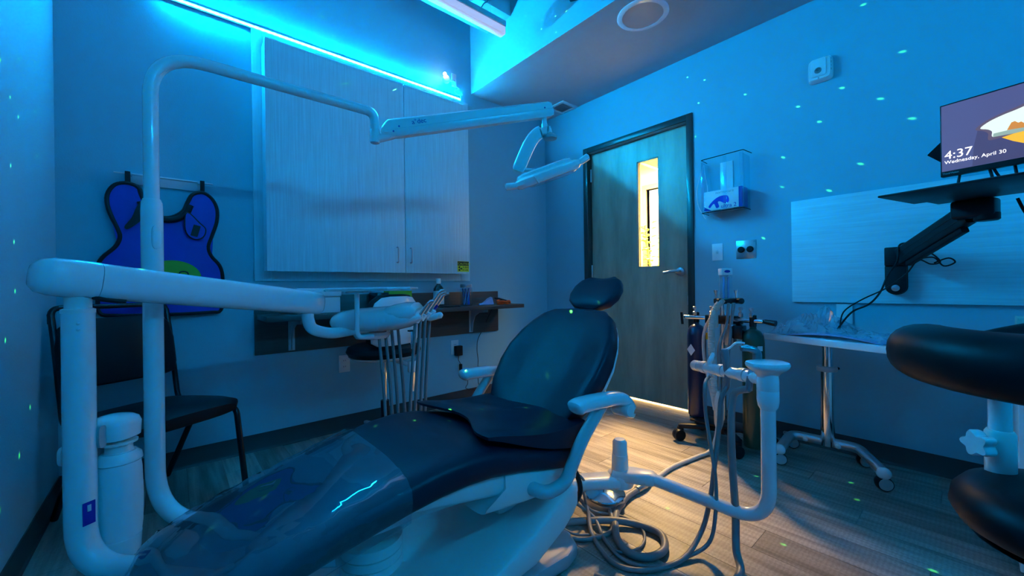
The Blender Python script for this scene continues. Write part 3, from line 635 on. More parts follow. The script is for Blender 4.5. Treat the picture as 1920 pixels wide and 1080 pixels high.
# headrest
HC = V((1.480, YC, .912)); hu = V((.70, 0, .71)).normalized(); hn = V((-hu.z, 0, hu.x))
m = NB(); rings = []
for s, hw, th in ((-.100, .03, .006), (-.090, .075, .022), (-.064, .112, .034), (-.024, .130, .040), (.024, .130, .040), (.064, .112, .034), (.090, .075, .022), (.100, .03, .006)):
    rings.append([HC+hu*s+V((0, a, 0))+hn*(b+(.026*((a/max(hw, .05))**2-.5) if b > 0 else 0)) for a, b in sell(hw, th, 2.4, 36)])
obj('headrest_pad', loft(m, rings), 'vinyl', ch, 'dark navy curved headrest cushion', sharp=60)
obj('headrest_shell', loft(NB(), [[HC-hn*.026+hu*s+V((0, a, 0))+hn*b for a, b in sell(hw, .014, 2.6, 28)] for s, hw in ((-.06, .06), (-.04, .10), (0, .112), (.04, .10), (.062, .06))]), 'warm_plastic', ch)
obj('headrest_bar', sweep_se(NB(), [HC-hn*.035-hu*.02, HC-hn*.05-hu*.09, B0+bu*(.80*LB)-bn*.06], .022, .008, 4, 16, up=bn), 'steel', ch)
obj('headrest_knuckle', lathe(NB(), [(.012, -.02), (.018, -.018), (.018, .018), (.012, .02)], HC-hn*.048-hu*.02, (0, 1, 0), 18), 'warm_plastic', ch)
# armrests: (sign: +1 far side, -1 near side)
for sg_ in (1, -1):
    ya = YC+sg_*.315
    P = [p+V((.012, 0, -.034)) for p in spline([(.935, ya, .598), (.965, ya, .606), (1.05, ya, .603), (1.13, ya, .596), (1.19, ya, .582), (1.225, ya, .545), (1.215, ya, .515)], 5)]
    n_ = len(P); ws = [.012, .024, .030]+[.032]*(n_-6)+[.031, .028, .018]; hs = [.006, .016, .022]+[.024]*(n_-6)+[.024, .020, .010]
    ar = obj('armrest', sweep_se(NB(), P, ws, hs, 2.6, 20), 'white_plastic', ch, 'white armrest')
    obj('armrest_hub', lathe(NB(), [(.0, -.034), (.022, -.034), (.026, -.028), (.026, .028), (.022, .034), (0, .034)], (1.210, ya, .514), (0, 1, 0), 24), 'warm_plastic', ar)
    sp_ = arc_path([(1.11, ya-.004*sg_, .560), (1.005, ya-.015*sg_, .455), (.925, ya-.02*sg_, .335), (.86, ya-.04*sg_, .318), (.80, YC+sg_*.20, .352)], [.4, .07, .06], 8)
    obj('armrest_support', tube(NB(), sp_, .0205, 16), 'silver_paint', ch)
# skirt / side shells under the seat
m = NB(); rings = []
for xx, zt, zb, hw in ((.36, .425, .400, .20), (.42, .438, .385, .215), (.52, .452, .365, .225), (.62, .455, .345, .23), (.74, .440, .325, .235), (.86, .41, .305, .235), (.98, .375, .300, .23), (1.06, .35, .300, .21)):
    zc, h2 = (zt+zb)/2, (zt-zb)/2
    rings.append([V((xx, YC+a, zc+b)) for a, b in sell(hw, h2, 5, 32)])
obj('seat_skirt', loft(m, rings), 'warm_plastic', ch, 'white plastic shell under the seat')
m = NB(); rings = []
for xx, zt, zb, hw in ((.68, .430, .30, .243), (.80, .412, .285, .246), (.95, .37, .275, .246), (1.05, .345, .28, .235)):
    zc, h2 = (zt+zb)/2, (zt-zb)/2; rings.append([V((xx+(.05 if b > 0 else -.02)*(xx < .7), YC+a, zc+b)) for a, b in sell(hw, h2, 6, 32)])
obj('rear_skirt', loft(m, rings), 'warm_plastic', ch)
obj('rear_housing', loft(NB(), [[V((xx, YC+a, z_+b)) for a, b in sell(hw, h2, 4, 28)] for xx, z_, hw, h2 in ((1.0, .36, .16, .08), (1.08, .37, .17, .09), (1.14, .36, .15, .08), (1.16, .35, .12, .05))]), 'warm_plastic', ch)
# lift arm under the footrest
obj('lift_arm', loft(NB(), [[V((xx, YC+a, z_+b)) for a, b in sell(hw, h2, 4, 28)] for xx, z_, hw, h2 in ((.28, .335, .09, .02), (.32, .335, .125, .028), (.42, .335, .13, .030), (.52, .335, .125, .034), (.66, .325, .12, .04), (.80, .315, .115, .045))]), 'warm_plastic', ch)
m = NB()
for k in range(8):
    x_ = .40+k*.032; box(m, (x_, YC-.13, .392-abs(k-4)*.002), (.027, .05, .034), .008, 2)
obj('cable_chain', m, 'warm_plastic', ch)
# base: floor plate and sloping cover
obj('base_plate', prism(NB(), [(p[0], p[1]) for p in [(.20, -.20), (1.00, -.24), (1.07, -.22), (1.10, -.16), (1.10, .16), (1.07, .22), (1.00, .24), (.20, .20), (.16, .15), (.16, -.15)]], (0, YC, .002), (1, 0, 0), (0, 1, 0), .05, .012), 'grey_plastic', ch)
m = NB(); rings = []
for xx, zt, zb, hw in ((.26, .085, .055, .17), (.34, .095, .056, .20), (.55, .10, .058, .225), (.70, .135, .06, .24), (.85, .20, .075, .245), (.98, .272, .13, .245), (1.03, .285, .165, .242), (1.055, .275, .185, .235)):
    zc, h2 = (zt+zb)/2, (zt-zb)/2; rings.append([V((xx, YC+a, zc+b)) for a, b in sell(hw, h2, 7, 40)])
obj('base_cover', loft(m, rings), 'warm_plastic', ch, 'sloping white cover of the chair base')
obj('lift_column', bx(NB(), .80, 1.02, YC-.12, YC+.12, .20, .36, .02, 3), 'warm_plastic', ch)
obj('control_cable', tube(NB(), spline([(1.06, YC-.14, .33), (1.10, YC-.18, .29), (1.10, YC-.21, .22), (1.06, YC-.20, .17)], 6), .009, 8), 'black_plastic', ch)

# booster cushion on the seat
bc = thing('booster_cushion', 'loose dark booster cushion lying on the chair seat', 'cushion', (.92, YC, .46))
t = bmesh.new(); nx, ny = 18, 18; Gd = {}
def btop(xx, v): return .535-.10*(xx-.70)-.012*math.sin(PI*max(0, min(1, (xx-.70)/.4)))+.004*math.sin(v*4+xx*9)
for side in (0, 1):
    for i in range(nx+1):
        for j in range(ny+1):
            u, v = i/nx, j/ny*2-1
            xf = .715+.035*math.cos(v*PI*1.15)+.02*v; xb = 1.085+.03*(1-v*v)
            xx = xf+(xb-xf)*u; yy = YC+v*(.250+.010*math.sin(u*PI)); zt = btop(xx, v)
            ed = min(u, 1-u)*nx; ev = (1-abs(v))*ny/2; e_ = min(ed, ev)
            zz = zt-(.010 if e_ < .5 else .002 if e_ < 1.5 else 0)
            if side: zz = max(zt-.018-.075*u, .40+0*u)-(0 if e_ < .5 else .0)
            Gd[side, i, j] = t.verts.new((xx, yy, zz))
for side in (0, 1):
    for i in range(nx):
        for j in range(ny): t.faces.new([Gd[side, i, j], Gd[side, i+1, j], Gd[side, i+1, j+1], Gd[side, i, j+1]])
for i in range(nx):
    for j in (0, ny): t.faces.new([Gd[0, i, j], Gd[0, i+1, j], Gd[1, i+1, j], Gd[1, i, j]])
for j in range(ny):
    for i in (0, nx): t.faces.new([Gd[0, i, j], Gd[0, i, j+1], Gd[1, i, j+1], Gd[1, i, j]])
obj('cover', t, 'vinyl', bc, sharp=50)
obj('zipper', tube(NB(), [(1.095, YC-.258, .492), (1.085, YC-.252, .44)], .004, 6), 'steel', bc)

# clear plastic film over the leg rest
t = bmesh.new(); rows = []
fr_ = random.Random(5)
fx = [(-.105, .30, .11, .05)]+[p for p in pf if p[0] < .44]
for i, (xx, zt, hw, th) in enumerate(fx):
    row = []
    for j in range(37):
        a = -PI*.18+(PI*1.36)*j/36                       # over the top, down both sides
        c, s_ = math.cos(a), math.sin(a); e = 2/3.0
        y_ = (hw+.012)*math.copysign(abs(c)**e, c); z_ = (th+.006)*math.copysign(abs(s_)**e, s_)
        drop = 0
        if s_ < .15: z_ -= .02
        wr = .006*math.sin(j*1.1+xx*31)*math.sin(xx*40+j*.4) if (c < -.62 or c > .62) else .0018*math.sin(j*.5+xx*24)
        row.append(t.verts.new((xx, YC+y_+wr, zt-th+z_+abs(wr)+.003)))
    rows.append(row)
for i in range(len(rows)-1):
    for j in range(36): t.faces.new([rows[i][j], rows[i+1][j], rows[i+1][j+1], rows[i][j+1]])
fm = obj('film_cover', t, 'film', origin=(.18, YC, .34), sharp=70)
tag(fm, 'clear plastic film cover wrapped over the foot of the dental chair', 'film')

# ================================================================== DELIVERY UNIT (post, arm, control head)
PV = V((.43, YC, .20))
P1 = V((-.187, 1.562, 0)); d1 = V((PV.x-P1.x, PV.y-P1.y, 0)).normalized()
du = thing('delivery_unit', 'white delivery unit: floor post, thick swing arm and instrument head', 'delivery unit', (P1.x, P1.y, 0))
obj('post', tube(NB(), arc_path([P1+UP*.905, P1+UP*.20, PV-d1*.09], .13, 12), .0325, 24), 'white_plastic', du)
obj('post_neck', lathe(NB(), [(.0335, .895), (.0335, .905), (.0265, .908), (.0265, .95)], P1, n=24), 'warm_plastic', du)
m = NB()
for z_ in (.868, .852): lathe(m, [(.004, 0), (.004, .002), (.002, .003)], P1+RT*.024+FW*-.023+UP*z_, RT-FW, 10)
obj('screw', m, 'steel', du)
stk = P1+RT*.027-FW*.0185; sx_ = (RT*.55+FW*.83).normalized()
lb = obj('level_label', prism(NB(), [(-.013, -.03), (.013, -.03), (.013, .03), (-.013, .03)], P1+(RT*.96-FW*.28).normalized()*.0329+UP*.365, (RT*.28+FW*.96), (0, 0, 1), .001), 'blue_print', du, 'small blue printed label on the post')
obj('label_mark', prism(NB(), [(-.004, .005), (.004, .005), (.004, .022), (-.004, .022)], P1+(RT*.96-FW*.28).normalized()*.0342+UP*.365, (RT*.28+FW*.96), (0, 0, 1), .0006), 'paper', lb)
obj('pivot_collar', lathe(NB(), [(.07, -.035), (.085, -.033), (.085, -.012), (.078, -.010), (.085, -.008), (.085, .014), (.078, .016), (.085, .018), (.085, .045), (.07, .047)], PV, n=40), 'warm_plastic', du)
A1 = V((.488, 1.884, .888)); A0 = P1+UP*.985; ad_ = (A1-A0).normalized()
pa = [A0+ad_*(k/12*(A1-A0).length) for k in range(13)]
pa = [A0+ad_*.036]+[p for p in pa if (p-A0).dot(ad_) > .05]+[A1+ad_*.012, A1+ad_*.02]
hs = [.050]*(len(pa)-2)+[.042, .022]; ws = [.044]*(len(pa)-2)+[.036, .018]
obj('swing_arm', sweep_se(NB(), pa, ws, hs, 2.9, 28), 'white_plastic', du)
obj('arm_end_cap', sweep_se(NB(), [A0-ad_*.088, A0-ad_*.084, A0-ad_*.072, A0-ad_*.05, A0-ad_*.01, A0+ad_*.034], [.008, .024, .037, .043, .045, .045], [.010, .028, .042, .049, .051, .051], 2.9, 28), 'white_plastic', du, 'rounded white end cap')
obj('arm_slot', tube(NB(), spline([P1+UP*.936+RT*.030+FW*.01, P1+UP*.928+RT*.055+FW*.02, P1+UP*.922+RT*.085+FW*.045], 5), .006, 8), 'black_plastic', du)
jt = spline([A1-ad_*.045-UP*.03, A1-ad_*.045-UP*.075, A1-ad_*.03-UP*.115+RT*.01, A1+RT*.05-UP*.135+FW*.03, A1+RT*.13-UP*.125+FW*.06, A1+RT*.20-UP*.115+FW*.08], 6)
obj('forearm', tube(NB(), jt, .0245, 20), 'white_plastic', du, 'curved white tube carrying the head')
DH = V((.765, 1.852, .805))
obj('head_mount', lathe(NB(), [(.05, -.095), (.075, -.09), (.085, -.075), (.08, -.062), (.05, -.055), (.045, -.03)], DH+RT*-.045, n=32), 'white_plastic', du)
m = NB(); rings = []
hx = (RT*.985+FW*-.05+UP*.03).normalized(); hy = FW
for s, hh, hw, dz in ((-.228, .006, .03, -.004), (-.222, .022, .07, -.004), (-.20, .037, .105, -.003), (-.16, .048, .13, 0), (-.10, .055, .145, 0), (-.03, .057, .15, 0), (.04, .058, .152, .002), (.10, .056, .15, .004), (.15, .048, .14, .006), (.19, .034, .125, .008), (.215, .014, .10, .004)):
    rings.append([DH+hx*s+hy*a+UP*(b+dz) for a, b in sell(hw, hh, 2.7, 32)])
obj('control_head', loft(m, rings), 'white_plastic', du, 'rounded white instrument head')
m = NB(); rings = []
for s, hh, hw in ((-.02, .004, .06), (.03, .026, .10), (.08, .040, .125), (.13, .048, .13), (.175, .044, .125), (.195, .02, .11)):
    rings.append([DH+hx*s-hy*.02+hy*a+UP*(.028+b) for a, b in sell(hw, hh, 2.4, 32)])
obj('touchpad_hood', loft(m, rings), 'white_plastic', du)
obj('logo_button', lathe(NB(), [(.014, 0), (.014, .002), (.012, .003), (0, .003)], DH-hy*.1515+RT*.055+UP*.005, -hy, 20), 'white_plastic', du)
m = NB(); bx(m, DH.x+.06, DH.x+.085, DH.y-.17, DH.y-.15, DH.z-.055, DH.z-.048, .002); obj('vent_slot', m, 'ink', du)
obj('tray_post', tube(NB(), arc_path([DH+RT*-.050-FW*.168+UP*.128, DH+RT*-.050-FW*.168-UP*.068, DH+RT*-.005-FW*.10-UP*.072], .03, 8), .0105, 16), 'white_plastic', du)
obj('tray_plate', prism(NB(), sell(.05, .04, 4, 24), DH+RT*-.05-FW*.150+UP*.126, RT, FW, .008, .002), 'white_plastic', du)
tp = obj('tray', prism(NB(), [(-.155, -.07), (-.13, -.10), (.10, -.10), (.13, -.075), (.15, -.07), (.15, .07), (.13, .075), (.10, .10), (-.13, .10), (-.155, .07)], DH+RT*-.03-FW*.12+UP*.1345, RT, FW, .007, .002), 'white_plastic', du, 'flat white instrument tray')
m = NB(); tube(m, [DH+RT*a-FW*.12+FW*b+UP*.1445 for a, b in ((-.16, -.10), (.10, -.10), (.125, -.075), (.185, -.07), (.185, .07), (.125, .075), (.10, .10), (-.16, .10))], .0055, 8, closed=True); obj('tray_rim', m, 'white_plastic', tp)
obj('side_handle', sweep_se(NB(), spline([DH+hx*.19+FW*.02-UP*.012, DH+hx*.24+FW*.02-UP*.006, DH+hx*.275+FW*.02+UP*.003, DH+hx*.295+FW*.02+UP*.006], 5), [.012]*4+[.018]*9+[.014, .010, .004], [.010]*4+[.016]*9+[.012, .008, .003], 2.3, 16), 'white_plastic', du)
hp0 = DH+hx*.185+UP*.012
for k in range(4):
    c = hp0+hx*(.012+.013*k)+hy*(-.085+.045*k)+UP*(.006*k-.012)
    obj('holder', lathe(NB(), [(.010, -.018), (.0165, -.016), (.0165, .012), (.013, .016), (.010, .016)], c, (hx*.55+UP*.8), 16), 'white_plastic', du)
def u_loop(a, b, zb):
    a, b = V(a), V(b); mid = (a+b)/2
    return spline([a, V((a.x*.75+mid.x*.25, a.y*.75+mid.y*.25, a.z*.55+zb*.45)), V((a.x*.55+mid.x*.45, a.y*.55+mid.y*.45, a.z*.15+zb*.85)), V((mid.x, mid.y, zb)), V((b.x*.55+mid.x*.45, b.y*.55+mid.y*.45, b.z*.15+zb*.85)), V((b.x*.75+mid.x*.25, b.y*.75+mid.y*.25, b.z*.55+zb*.45)), b], 8)
lbl = ['slim steel handpiece resting in the holder nearest the tray', 'long steel handpiece standing highest in the head holders', 'short steel handpiece beside the long one', 'blue-banded syringe in the holder farthest right']
for k in range(4):
    c = hp0+hx*(.012+.013*k)+hy*(-.085+.045*k)+UP*(.006*k-.012); d_ = (hx*.58+UP*(.80)).normalized(); L = [.085, .135, .115, .10][k]
    h = thing('dental_handpiece', lbl[k], 'handpiece', c, 'handpieces in the delivery head')
    obj('body', tube(NB(), [c-d_*.02, c+d_*.02, c+d_*L*.6, c+d_*L*.85, c+d_*L], [.006, .0075, .0085, .007, .006], 12), 'steel', h)
    obj('nose', tube(NB(), [c+d_*L, c+d_*(L+.01)+hx*.006, c+d_*(L+.012)+hx*.02], [.006, .0075, .006], 10), 'chrome', h)
    if k == 3: obj('band', tube(NB(), [c+d_*.02, c+d_*.045], .0092, 12), 'blue_print', h)
    e0 = c-d_*.02; e1 = DH+hx*(-.005+.028*k)*.9-hy*(.03)+UP*-.052+FW*.02*k
    zb = [.17, .20, .15, .22][k]
    pts = u_loop(e0-UP*.01, e1, zb)
    pts = [p+RT*(.0) for p in pts]
    obj('tubing', tube(NB(), [e0]+pts, .0075, 10), 'hose', h, 'grey tubing looping down from the holder')

# canister on the post
vc = thing('vacuum_canister', 'white plastic canister with a domed lid clamped to the delivery post', 'canister', (-.095, 1.585, .20))
cc = V((-.116, 1.607, 0)); CK = .86
def can(pr): return [(a*CK, b) for a, b in pr]
obj('tank', lathe(NB(), can([(.030, .205), (.046, .208), (.052, .235), (.0575, .28), (.0595, .36), (.057, .44), (.052, .475), (.040, .488), (.032, .50)]), cc, n=36), 'tank_plastic', vc)
obj('tank_foot', lathe(NB(), can([(.044, .196), (.052, .198), (.0555, .25), (.0535, .252)]), cc, n=36), 'white_plastic', vc)
obj('shoulder', lathe(NB(), can([(.0555, .462), (.0595, .466), (.0565, .482), (.044, .492)]), cc, n=36), 'white_plastic', vc)
obj('neck', lathe(NB(), can([(.036, .490), (.034, .512), (.047, .516), (.048, .522), (.040, .524)]), cc, n=36), 'warm_plastic', vc)
obj('lid', loft(NB(), [[cc+RT*(a-.010)+FW*b+UP*z_ for a, b in sell(r1, r1*.95, 2.6, 36)] for z_, r1 in ((.530, .046), (.534, .051), (.572, .053), (.586, .048), (.594, .036), (.598, .016))]), 'white_plastic', vc, 'domed white lid')
obj('clip', loft(NB(), [[P1+RT*(.024+dd)+FW*(.024+a)+UP*(.555+b) for a, b in sell(.010, .030, 3.5, 24)] for dd in (0, .003, .010, .013)]), 'grey_plastic', vc)
obj('clamp', loft(NB(), [[P1-RT*(.030+dd)+FW*a+UP*(.515+b) for a, b in sell(.020*k, .026*k, 3.5, 24)] for dd, k in ((0, 1), (.010, 1), (.013, .85))]), 'warm_plastic', vc)

# ================================================================== DENTAL LIGHT
P2 = V((-.043, 1.752, 0)); d2 = V((PV.x-P2.x, PV.y-P2.y, 0)).normalized(); PV2 = PV+UP*.02
dl = thing('dental_light', 'white dental operating light on a tall bent post and jointed arm', 'dental light', (P2.x, P2.y, 0))
obj('lower_post', tube(NB(), arc_path([P2+UP*1.235, P2+UP*.215, PV-d2*.09+UP*.015], .16, 12), .0265, 24), 'white_plastic', dl)
obj('post_sleeve', lathe(NB(), [(.0272, .93), (.0285, .935), (.0285, 1.21), (.027, 1.24), (.0225, 1.252)], P2, n=28), 'white_plastic', dl)
obj('post_clip', loft(NB(), [[P2+(RT*.9-FW*.43).normalized()*(.020+dd)+(RT*.43+FW*.9)*a+UP*(1.125+b) for a, b in sell(.013*k, .038*k, 3.5, 24)] for dd, k in ((0, 1), (.012, 1), (.015, .8))]), 'white_plastic', dl)
obj('upper_post', tube(NB(), arc_path([P2+UP*1.245, P2+UP*1.742, V((.705, 1.752, 1.742)), V((.705, 1.752, 1.655))], [.15, .05], 14), .0205, 22), 'white_plastic', dl, 'bent white light post')
EK = V((.705, 1.752, 1.625))
obj('elbow', lathe(NB(), [(.012, -.024), (.020, -.02), (.0225, -.012), (.0225, .032), (.021, .036)], EK, n=24), 'white_plastic', dl)
E1 = V((1.492, 1.420, 1.850)); ea = (E1-EK); el = ea.length; ea.normalize(); es_, eu, _ = frame(ea)
obj('elbow_link', sweep_se(NB(), [EK+ea*.005-UP*.004, EK+ea*.06, EK+ea*.12+UP*.002], [.017, .018, .014], [.018, .017, .012], 2.6, 18), 'white_plastic', dl)
def armsec(s, up0, up1, hw, bot): 
    o = EK+ea*s; return [o+es_*a+eu*b for a, b in [(-hw, up0), (hw, up0), (hw, up1-.008), (hw-.008, up1), (-hw+.008, up1), (-hw, up1-.008)]]
obj('arm_cover', loft(NB(), [armsec(.035, .022, .036, .026, 0), armsec(.075, .020, .068, .027, 0), armsec(el-.005, .008, .046, .025, 0), armsec(el+.012, .010, .040, .022, 0)]), 'white_plastic', dl, 'upper half of the jointed light arm')
m = NB()
def lowsec(s, z0, z1, hw): 
    o = EK+ea*s; return [o+es_*a+eu*b for a, b in [(-hw, z1), (hw, z1), (hw, z0+.012), (hw-.010, z0), (-hw+.010, z0), (-hw, z0+.012)]]
obj('arm_body', loft(m, [lowsec(.035, .004, .021, .025), lowsec(.10, -.012, .019, .027), lowsec(el-.01, -.028, .007, .025), lowsec(el+.014, -.022, .008, .022)]), 'white_plastic', dl, 'lower half of the jointed light arm')
sd_ = es_ if es_.dot(FW) < 0 else -es_
m = NB()
for s, z_ in ((.115, .028), (.085, .010), (el-.035, .014)): lathe(m, [(.004, 0), (.004, .0015), (.002, .002)], EK+ea*s+sd_*.027+eu*z_, sd_, 10)
obj('screw', m, 'blue_print', dl)
text('maker_mark', 'a\u00b0dec', .030, basis(EK+ea*.175+sd_*.0277+eu*.028, ea, eu), 'blue_print', dl)
ER = E1-ea*.03
obj('yoke_stem', lathe(NB(), [(.016, -.10), (.016, -.06), (.0125, -.058), (.0125, -.015)], ER, n=20), 'white_plastic', dl)
yk = spline([ER-UP*.105+RT*.035+FW*.01, ER-UP*.100+RT*.005, ER-UP*.110-RT*.035, ER-UP*.150-RT*.070, ER-UP*.22-RT*.105, ER-UP*.300-RT*.140], 6)
n_ = len(yk)
obj('yoke', sweep_se(NB(), yk, [.008, .014, .018, .020]+[.021]*(n_-7)+[.019, .016, .012], [.010, .016, .020, .026]+[.033]*(n_-7)+[.033, .031, .026], 3.4, 20, up=RT), 'white_plastic', dl, 'curved yoke holding the lamp')
obj('yoke_bearing', lathe(NB(), [(.020, 0), (.034, .004), (.036, .016), (.02, .03)], ER-UP*.14+RT*.028, UP, 24), 'grey_plastic', dl)
LC = ER+V((0, 0, 0))-UP*.315+RT*.012; la = (RT*.93+UP*.33).normalized(); ln = (UP*.93-RT*.33-FW*.22).normalized(); la = (la-ln*la.dot(ln)).normalized(); lb_ = ln.cross(la)
def headsec(h, a_, b_, e=2.6, n=44): return [LC+la*p+lb_*q+ln*h for p, q in sell(a_, b_, e, n)]
obj('lamp_head', loft(NB(), [headsec(-.030, .150, .066), headsec(-.026, .166, .076), headsec(-.008, .180, .084), headsec(.012, .176, .080), headsec(.022, .158, .066)]), 'white_plastic', dl, 'oval white lamp head')
obj('lamp_cap', loft(NB(), [[p-la*.01 for p in headsec(.022, .150, .062)], [p-la*.01 for p in headsec(.036, .142, .055)], [p-la*.01 for p in headsec(.042, .120, .040)]]), 'white_plastic', dl)
obj('lamp_lens', loft(NB(), [[p+la*.02 for p in headsec(-.0295, .132, .056)], [p+la*.02 for p in headsec(-.038, .120, .046)], [p+la*.02 for p in headsec(-.042, .08, .03)]]), 'jar_glass', dl, 'clear curved lens')
for sg_ in (-1, 1):
    obj('grip', sweep_se(NB(), [LC+la*sg_*.165-ln*.004, LC+la*sg_*.19+ln*.002, LC+la*sg_*.222+ln*.010, LC+la*sg_*.228+ln*.011], [.034, .030, .026, .014], [.016, .018, .018, .010], 2.8, 18, up=ln), 'white_plastic', dl, 'end grip of the lamp')
obj('lamp_arm', sweep_se(NB(), [yk[-2]+RT*.01, LC+ln*.026-la*.03], .010, .008, 3, 14), 'white_plastic', dl)
obj('switch_lever', sweep_se(NB(), [LC-la*.075-lb_*.07+ln*.012, LC-la*.072-lb_*.082-ln*.012, LC-la*.070-lb_*.083-ln*.030], [.008, .009, .006], [.004, .004, .003], 3, 12), 'white_plastic', dl)

# ================================================================== ASSISTANT ARM AND HOSES
PA = V((1.365, .935, 0)); EB = V((1.513, .453, 0))
aa = thing('assistant_unit', 'white tubular assistant arm with holder bar and dish-topped post', 'instrument arm', (EB.x, EB.y, 0))
obj('pivot_post', lathe(NB(), [(.050, .150), (.052, .155), (.052, .19), (.046, .198), (.034, .202), (.031, .27), (.031, .272), (.029, .274), (.028, .322), (.020, .332), (0, .334)], PA, n=28), 'warm_plastic', aa, 'stepped white pivot post')
lk0 = V((1.10, 1.06, .175))
obj('link', sweep_se(NB(), [lk0+UP*.012, lk0.lerp(PA+UP*.165, .5)+UP*.012, PA+UP*.168, PA+V((.03, -.015, .168))], [.035, .040, .047, .03], [.023, .023, .025, .018], 3.2, 24), 'warm_plastic', aa)
m = NB()
for k in range(8):
    q = lk0.lerp(PA+UP*.165, .12+.05*k); lathe(m, [(.030, -.003), (.034, 0), (.030, .003)], q+UP*.006, (PA-lk0)*1, 24)
obj('corrugated_boot', m, 'warm_plastic', aa)
q0, q1 = PA+UP*.185, V((1.395, .815, .205))
obj('link_block', sweep_se(NB(), [PA+V((-.01, .02, .192)), PA+V((.02, -.05, .197)), q1, q1+(EB+UP*.16-q1).normalized()*.015], [.048, .043, .030, .022], [.022, .022, .025, .02], 4, 24), 'warm_plastic', aa)
obj('arm_tube', tube(NB(), arc_path([q1, EB+UP*.142, EB+UP*.56], .10, 14), .0225, 24), 'white_plastic', aa, 'U-bent white tube')
obj('post_sleeve', lathe(NB(), [(.0235, .528), (.030, .540), (.033, .560), (.033, .592), (.0325, .593), (.033, .594), (.033, .628), (.030, .655)], EB, n=28), 'white_plastic', aa)
obj('dish', loft(NB(), [[EB+RT*a+FW*b+UP*z_ for a, b in sell(r1, r1*.8, 2.3, 36)] for z_, r1 in ((.630, .030), (.644, .034), (.654, .044), (.663, .058), (.672, .0655), (.680, .067), (.686, .064), (.6885, .055), (.689, .01))]), 'white_plastic', aa, 'oval dish on top of the post')
BE = V((1.690, .786, .606)); bb = BE-(EB+UP*.628); bdir = bb.normalized()
obj('holder_bar', tube(NB(), [EB+UP*.626, BE-bdir*.045], .0215, 22), 'white_plastic', aa)
obj('bar_end_cap', tube(NB(), [BE-bdir*.043, BE-bdir*.012, BE-bdir*.003, BE], [.0225, .0222, .017, .006], 22), 'white_plastic', aa)
def barpt(f, up=0): return EB+UP*.628+bb*f+UP*up
for k, f in enumerate((.80, .55, .27)):
    obj('holder', tube(NB(), [barpt(f)-bdir*.012, barpt(f)+bdir*.012], .0245, 22), 'warm_plastic', aa)
def hose(bm, pts, r_, n=8): return tube(bm, spline(pts, n), r_, 12)
s1 = thing('saliva_ejector', 'pale blue saliva ejector valve hooked on the far end of the holder bar', 'suction tip', barpt(.80))
c = barpt(.80)-FW*.034
obj('valve', tube(NB(), spline([c-UP*.03, c+UP*.02, c+RT*.012+UP*.05, c+RT*.016+UP*.066], 5), [.010]*10+[.0085, .0085, .008, .007, .006, .004], 14), 'white_plastic', s1)
obj('hose', hose(NB(), [c-UP*.03, (1.527, .665, .573), (1.507, .656, .479), (1.49, .631, .352), (1.471, .608, .25), (1.449, .600, .15), (1.42, .61, .05), (1.348, .653, .009), (1.218, .699, .009), (1.170, .790, .009), (1.21, .90, .009), (1.27, 1.0, .03), (1.20, 1.08, .10), (1.10, 1.08, .17)], .0065), 'hose', s1)
s2 = thing('suction_valve', 'grey suction valve with an angled pale tip in the middle of the bar', 'suction tip', barpt(.55))
c = barpt(.55)-FW*.038
obj('valve', tube(NB(), [c-UP*.055, c-UP*.01, c+UP*.03-RT*.004, c+UP*.082-RT*.010, c+UP*.09-RT*.011], [.009, .0115, .012, .014, .011], 16), 'valve_metal', s2)
obj('tip', tube(NB(), spline([c+UP*.085-RT*.008, c+UP*.095+RT*.012, c+UP*.112+RT*.035, c+UP*.110+RT*.065], 5), .0042, 10), 'white_plastic', s2)
obj('hose', hose(NB(), [c-UP*.05, (1.551, .618, .518), (1.523, .615, .426), (1.489, .618, .298), (1.462, .625, .174), (1.43, .645, .06), (1.314, .66, .009), (1.18, .715, .009), (1.13, .81, .009), (1.20, .95, .012), (1.27, 1.04, .06), (1.18, 1.10, .15), (1.10, 1.10, .19)], .0085), 'hose', s2)
s3 = thing('high_volume_evacuator', 'thick dark grey evacuator with a bent head nearest the post', 'suction tip', barpt(.27))
c = barpt(.27)-FW*.040
obj('valve', tube(NB(), spline([c-UP*.045-RT*.006, c+UP*.0, c+UP*.045+RT*.022, c+UP*.085+RT*.024, c+UP*.098+RT*.005, c+UP*.102-RT*.03], 5), [.0115]*5+[.0135]*6+[.0145]*5+[.0125]*5+[.010]*5, 16), 'valve_metal', s3)
obj('lever', sweep_se(NB(), [c+UP*.108-RT*.035, c+UP*.112-RT*.01, c+UP*.102+RT*.015], .008, .003, 3, 12), 'steel', s3)
obj('hose', hose(NB(), [c-UP*.04-RT*.006, (1.545, .571, .548), (1.515, .57, .44), (1.496, .56, .297), (1.481, .547, .158), (1.45, .535, .05), (1.38, .50, .013), (1.22, .52, .013), (1.10, .62, .013), (1.02, .80, .02)], .0125), 'hose', s3)
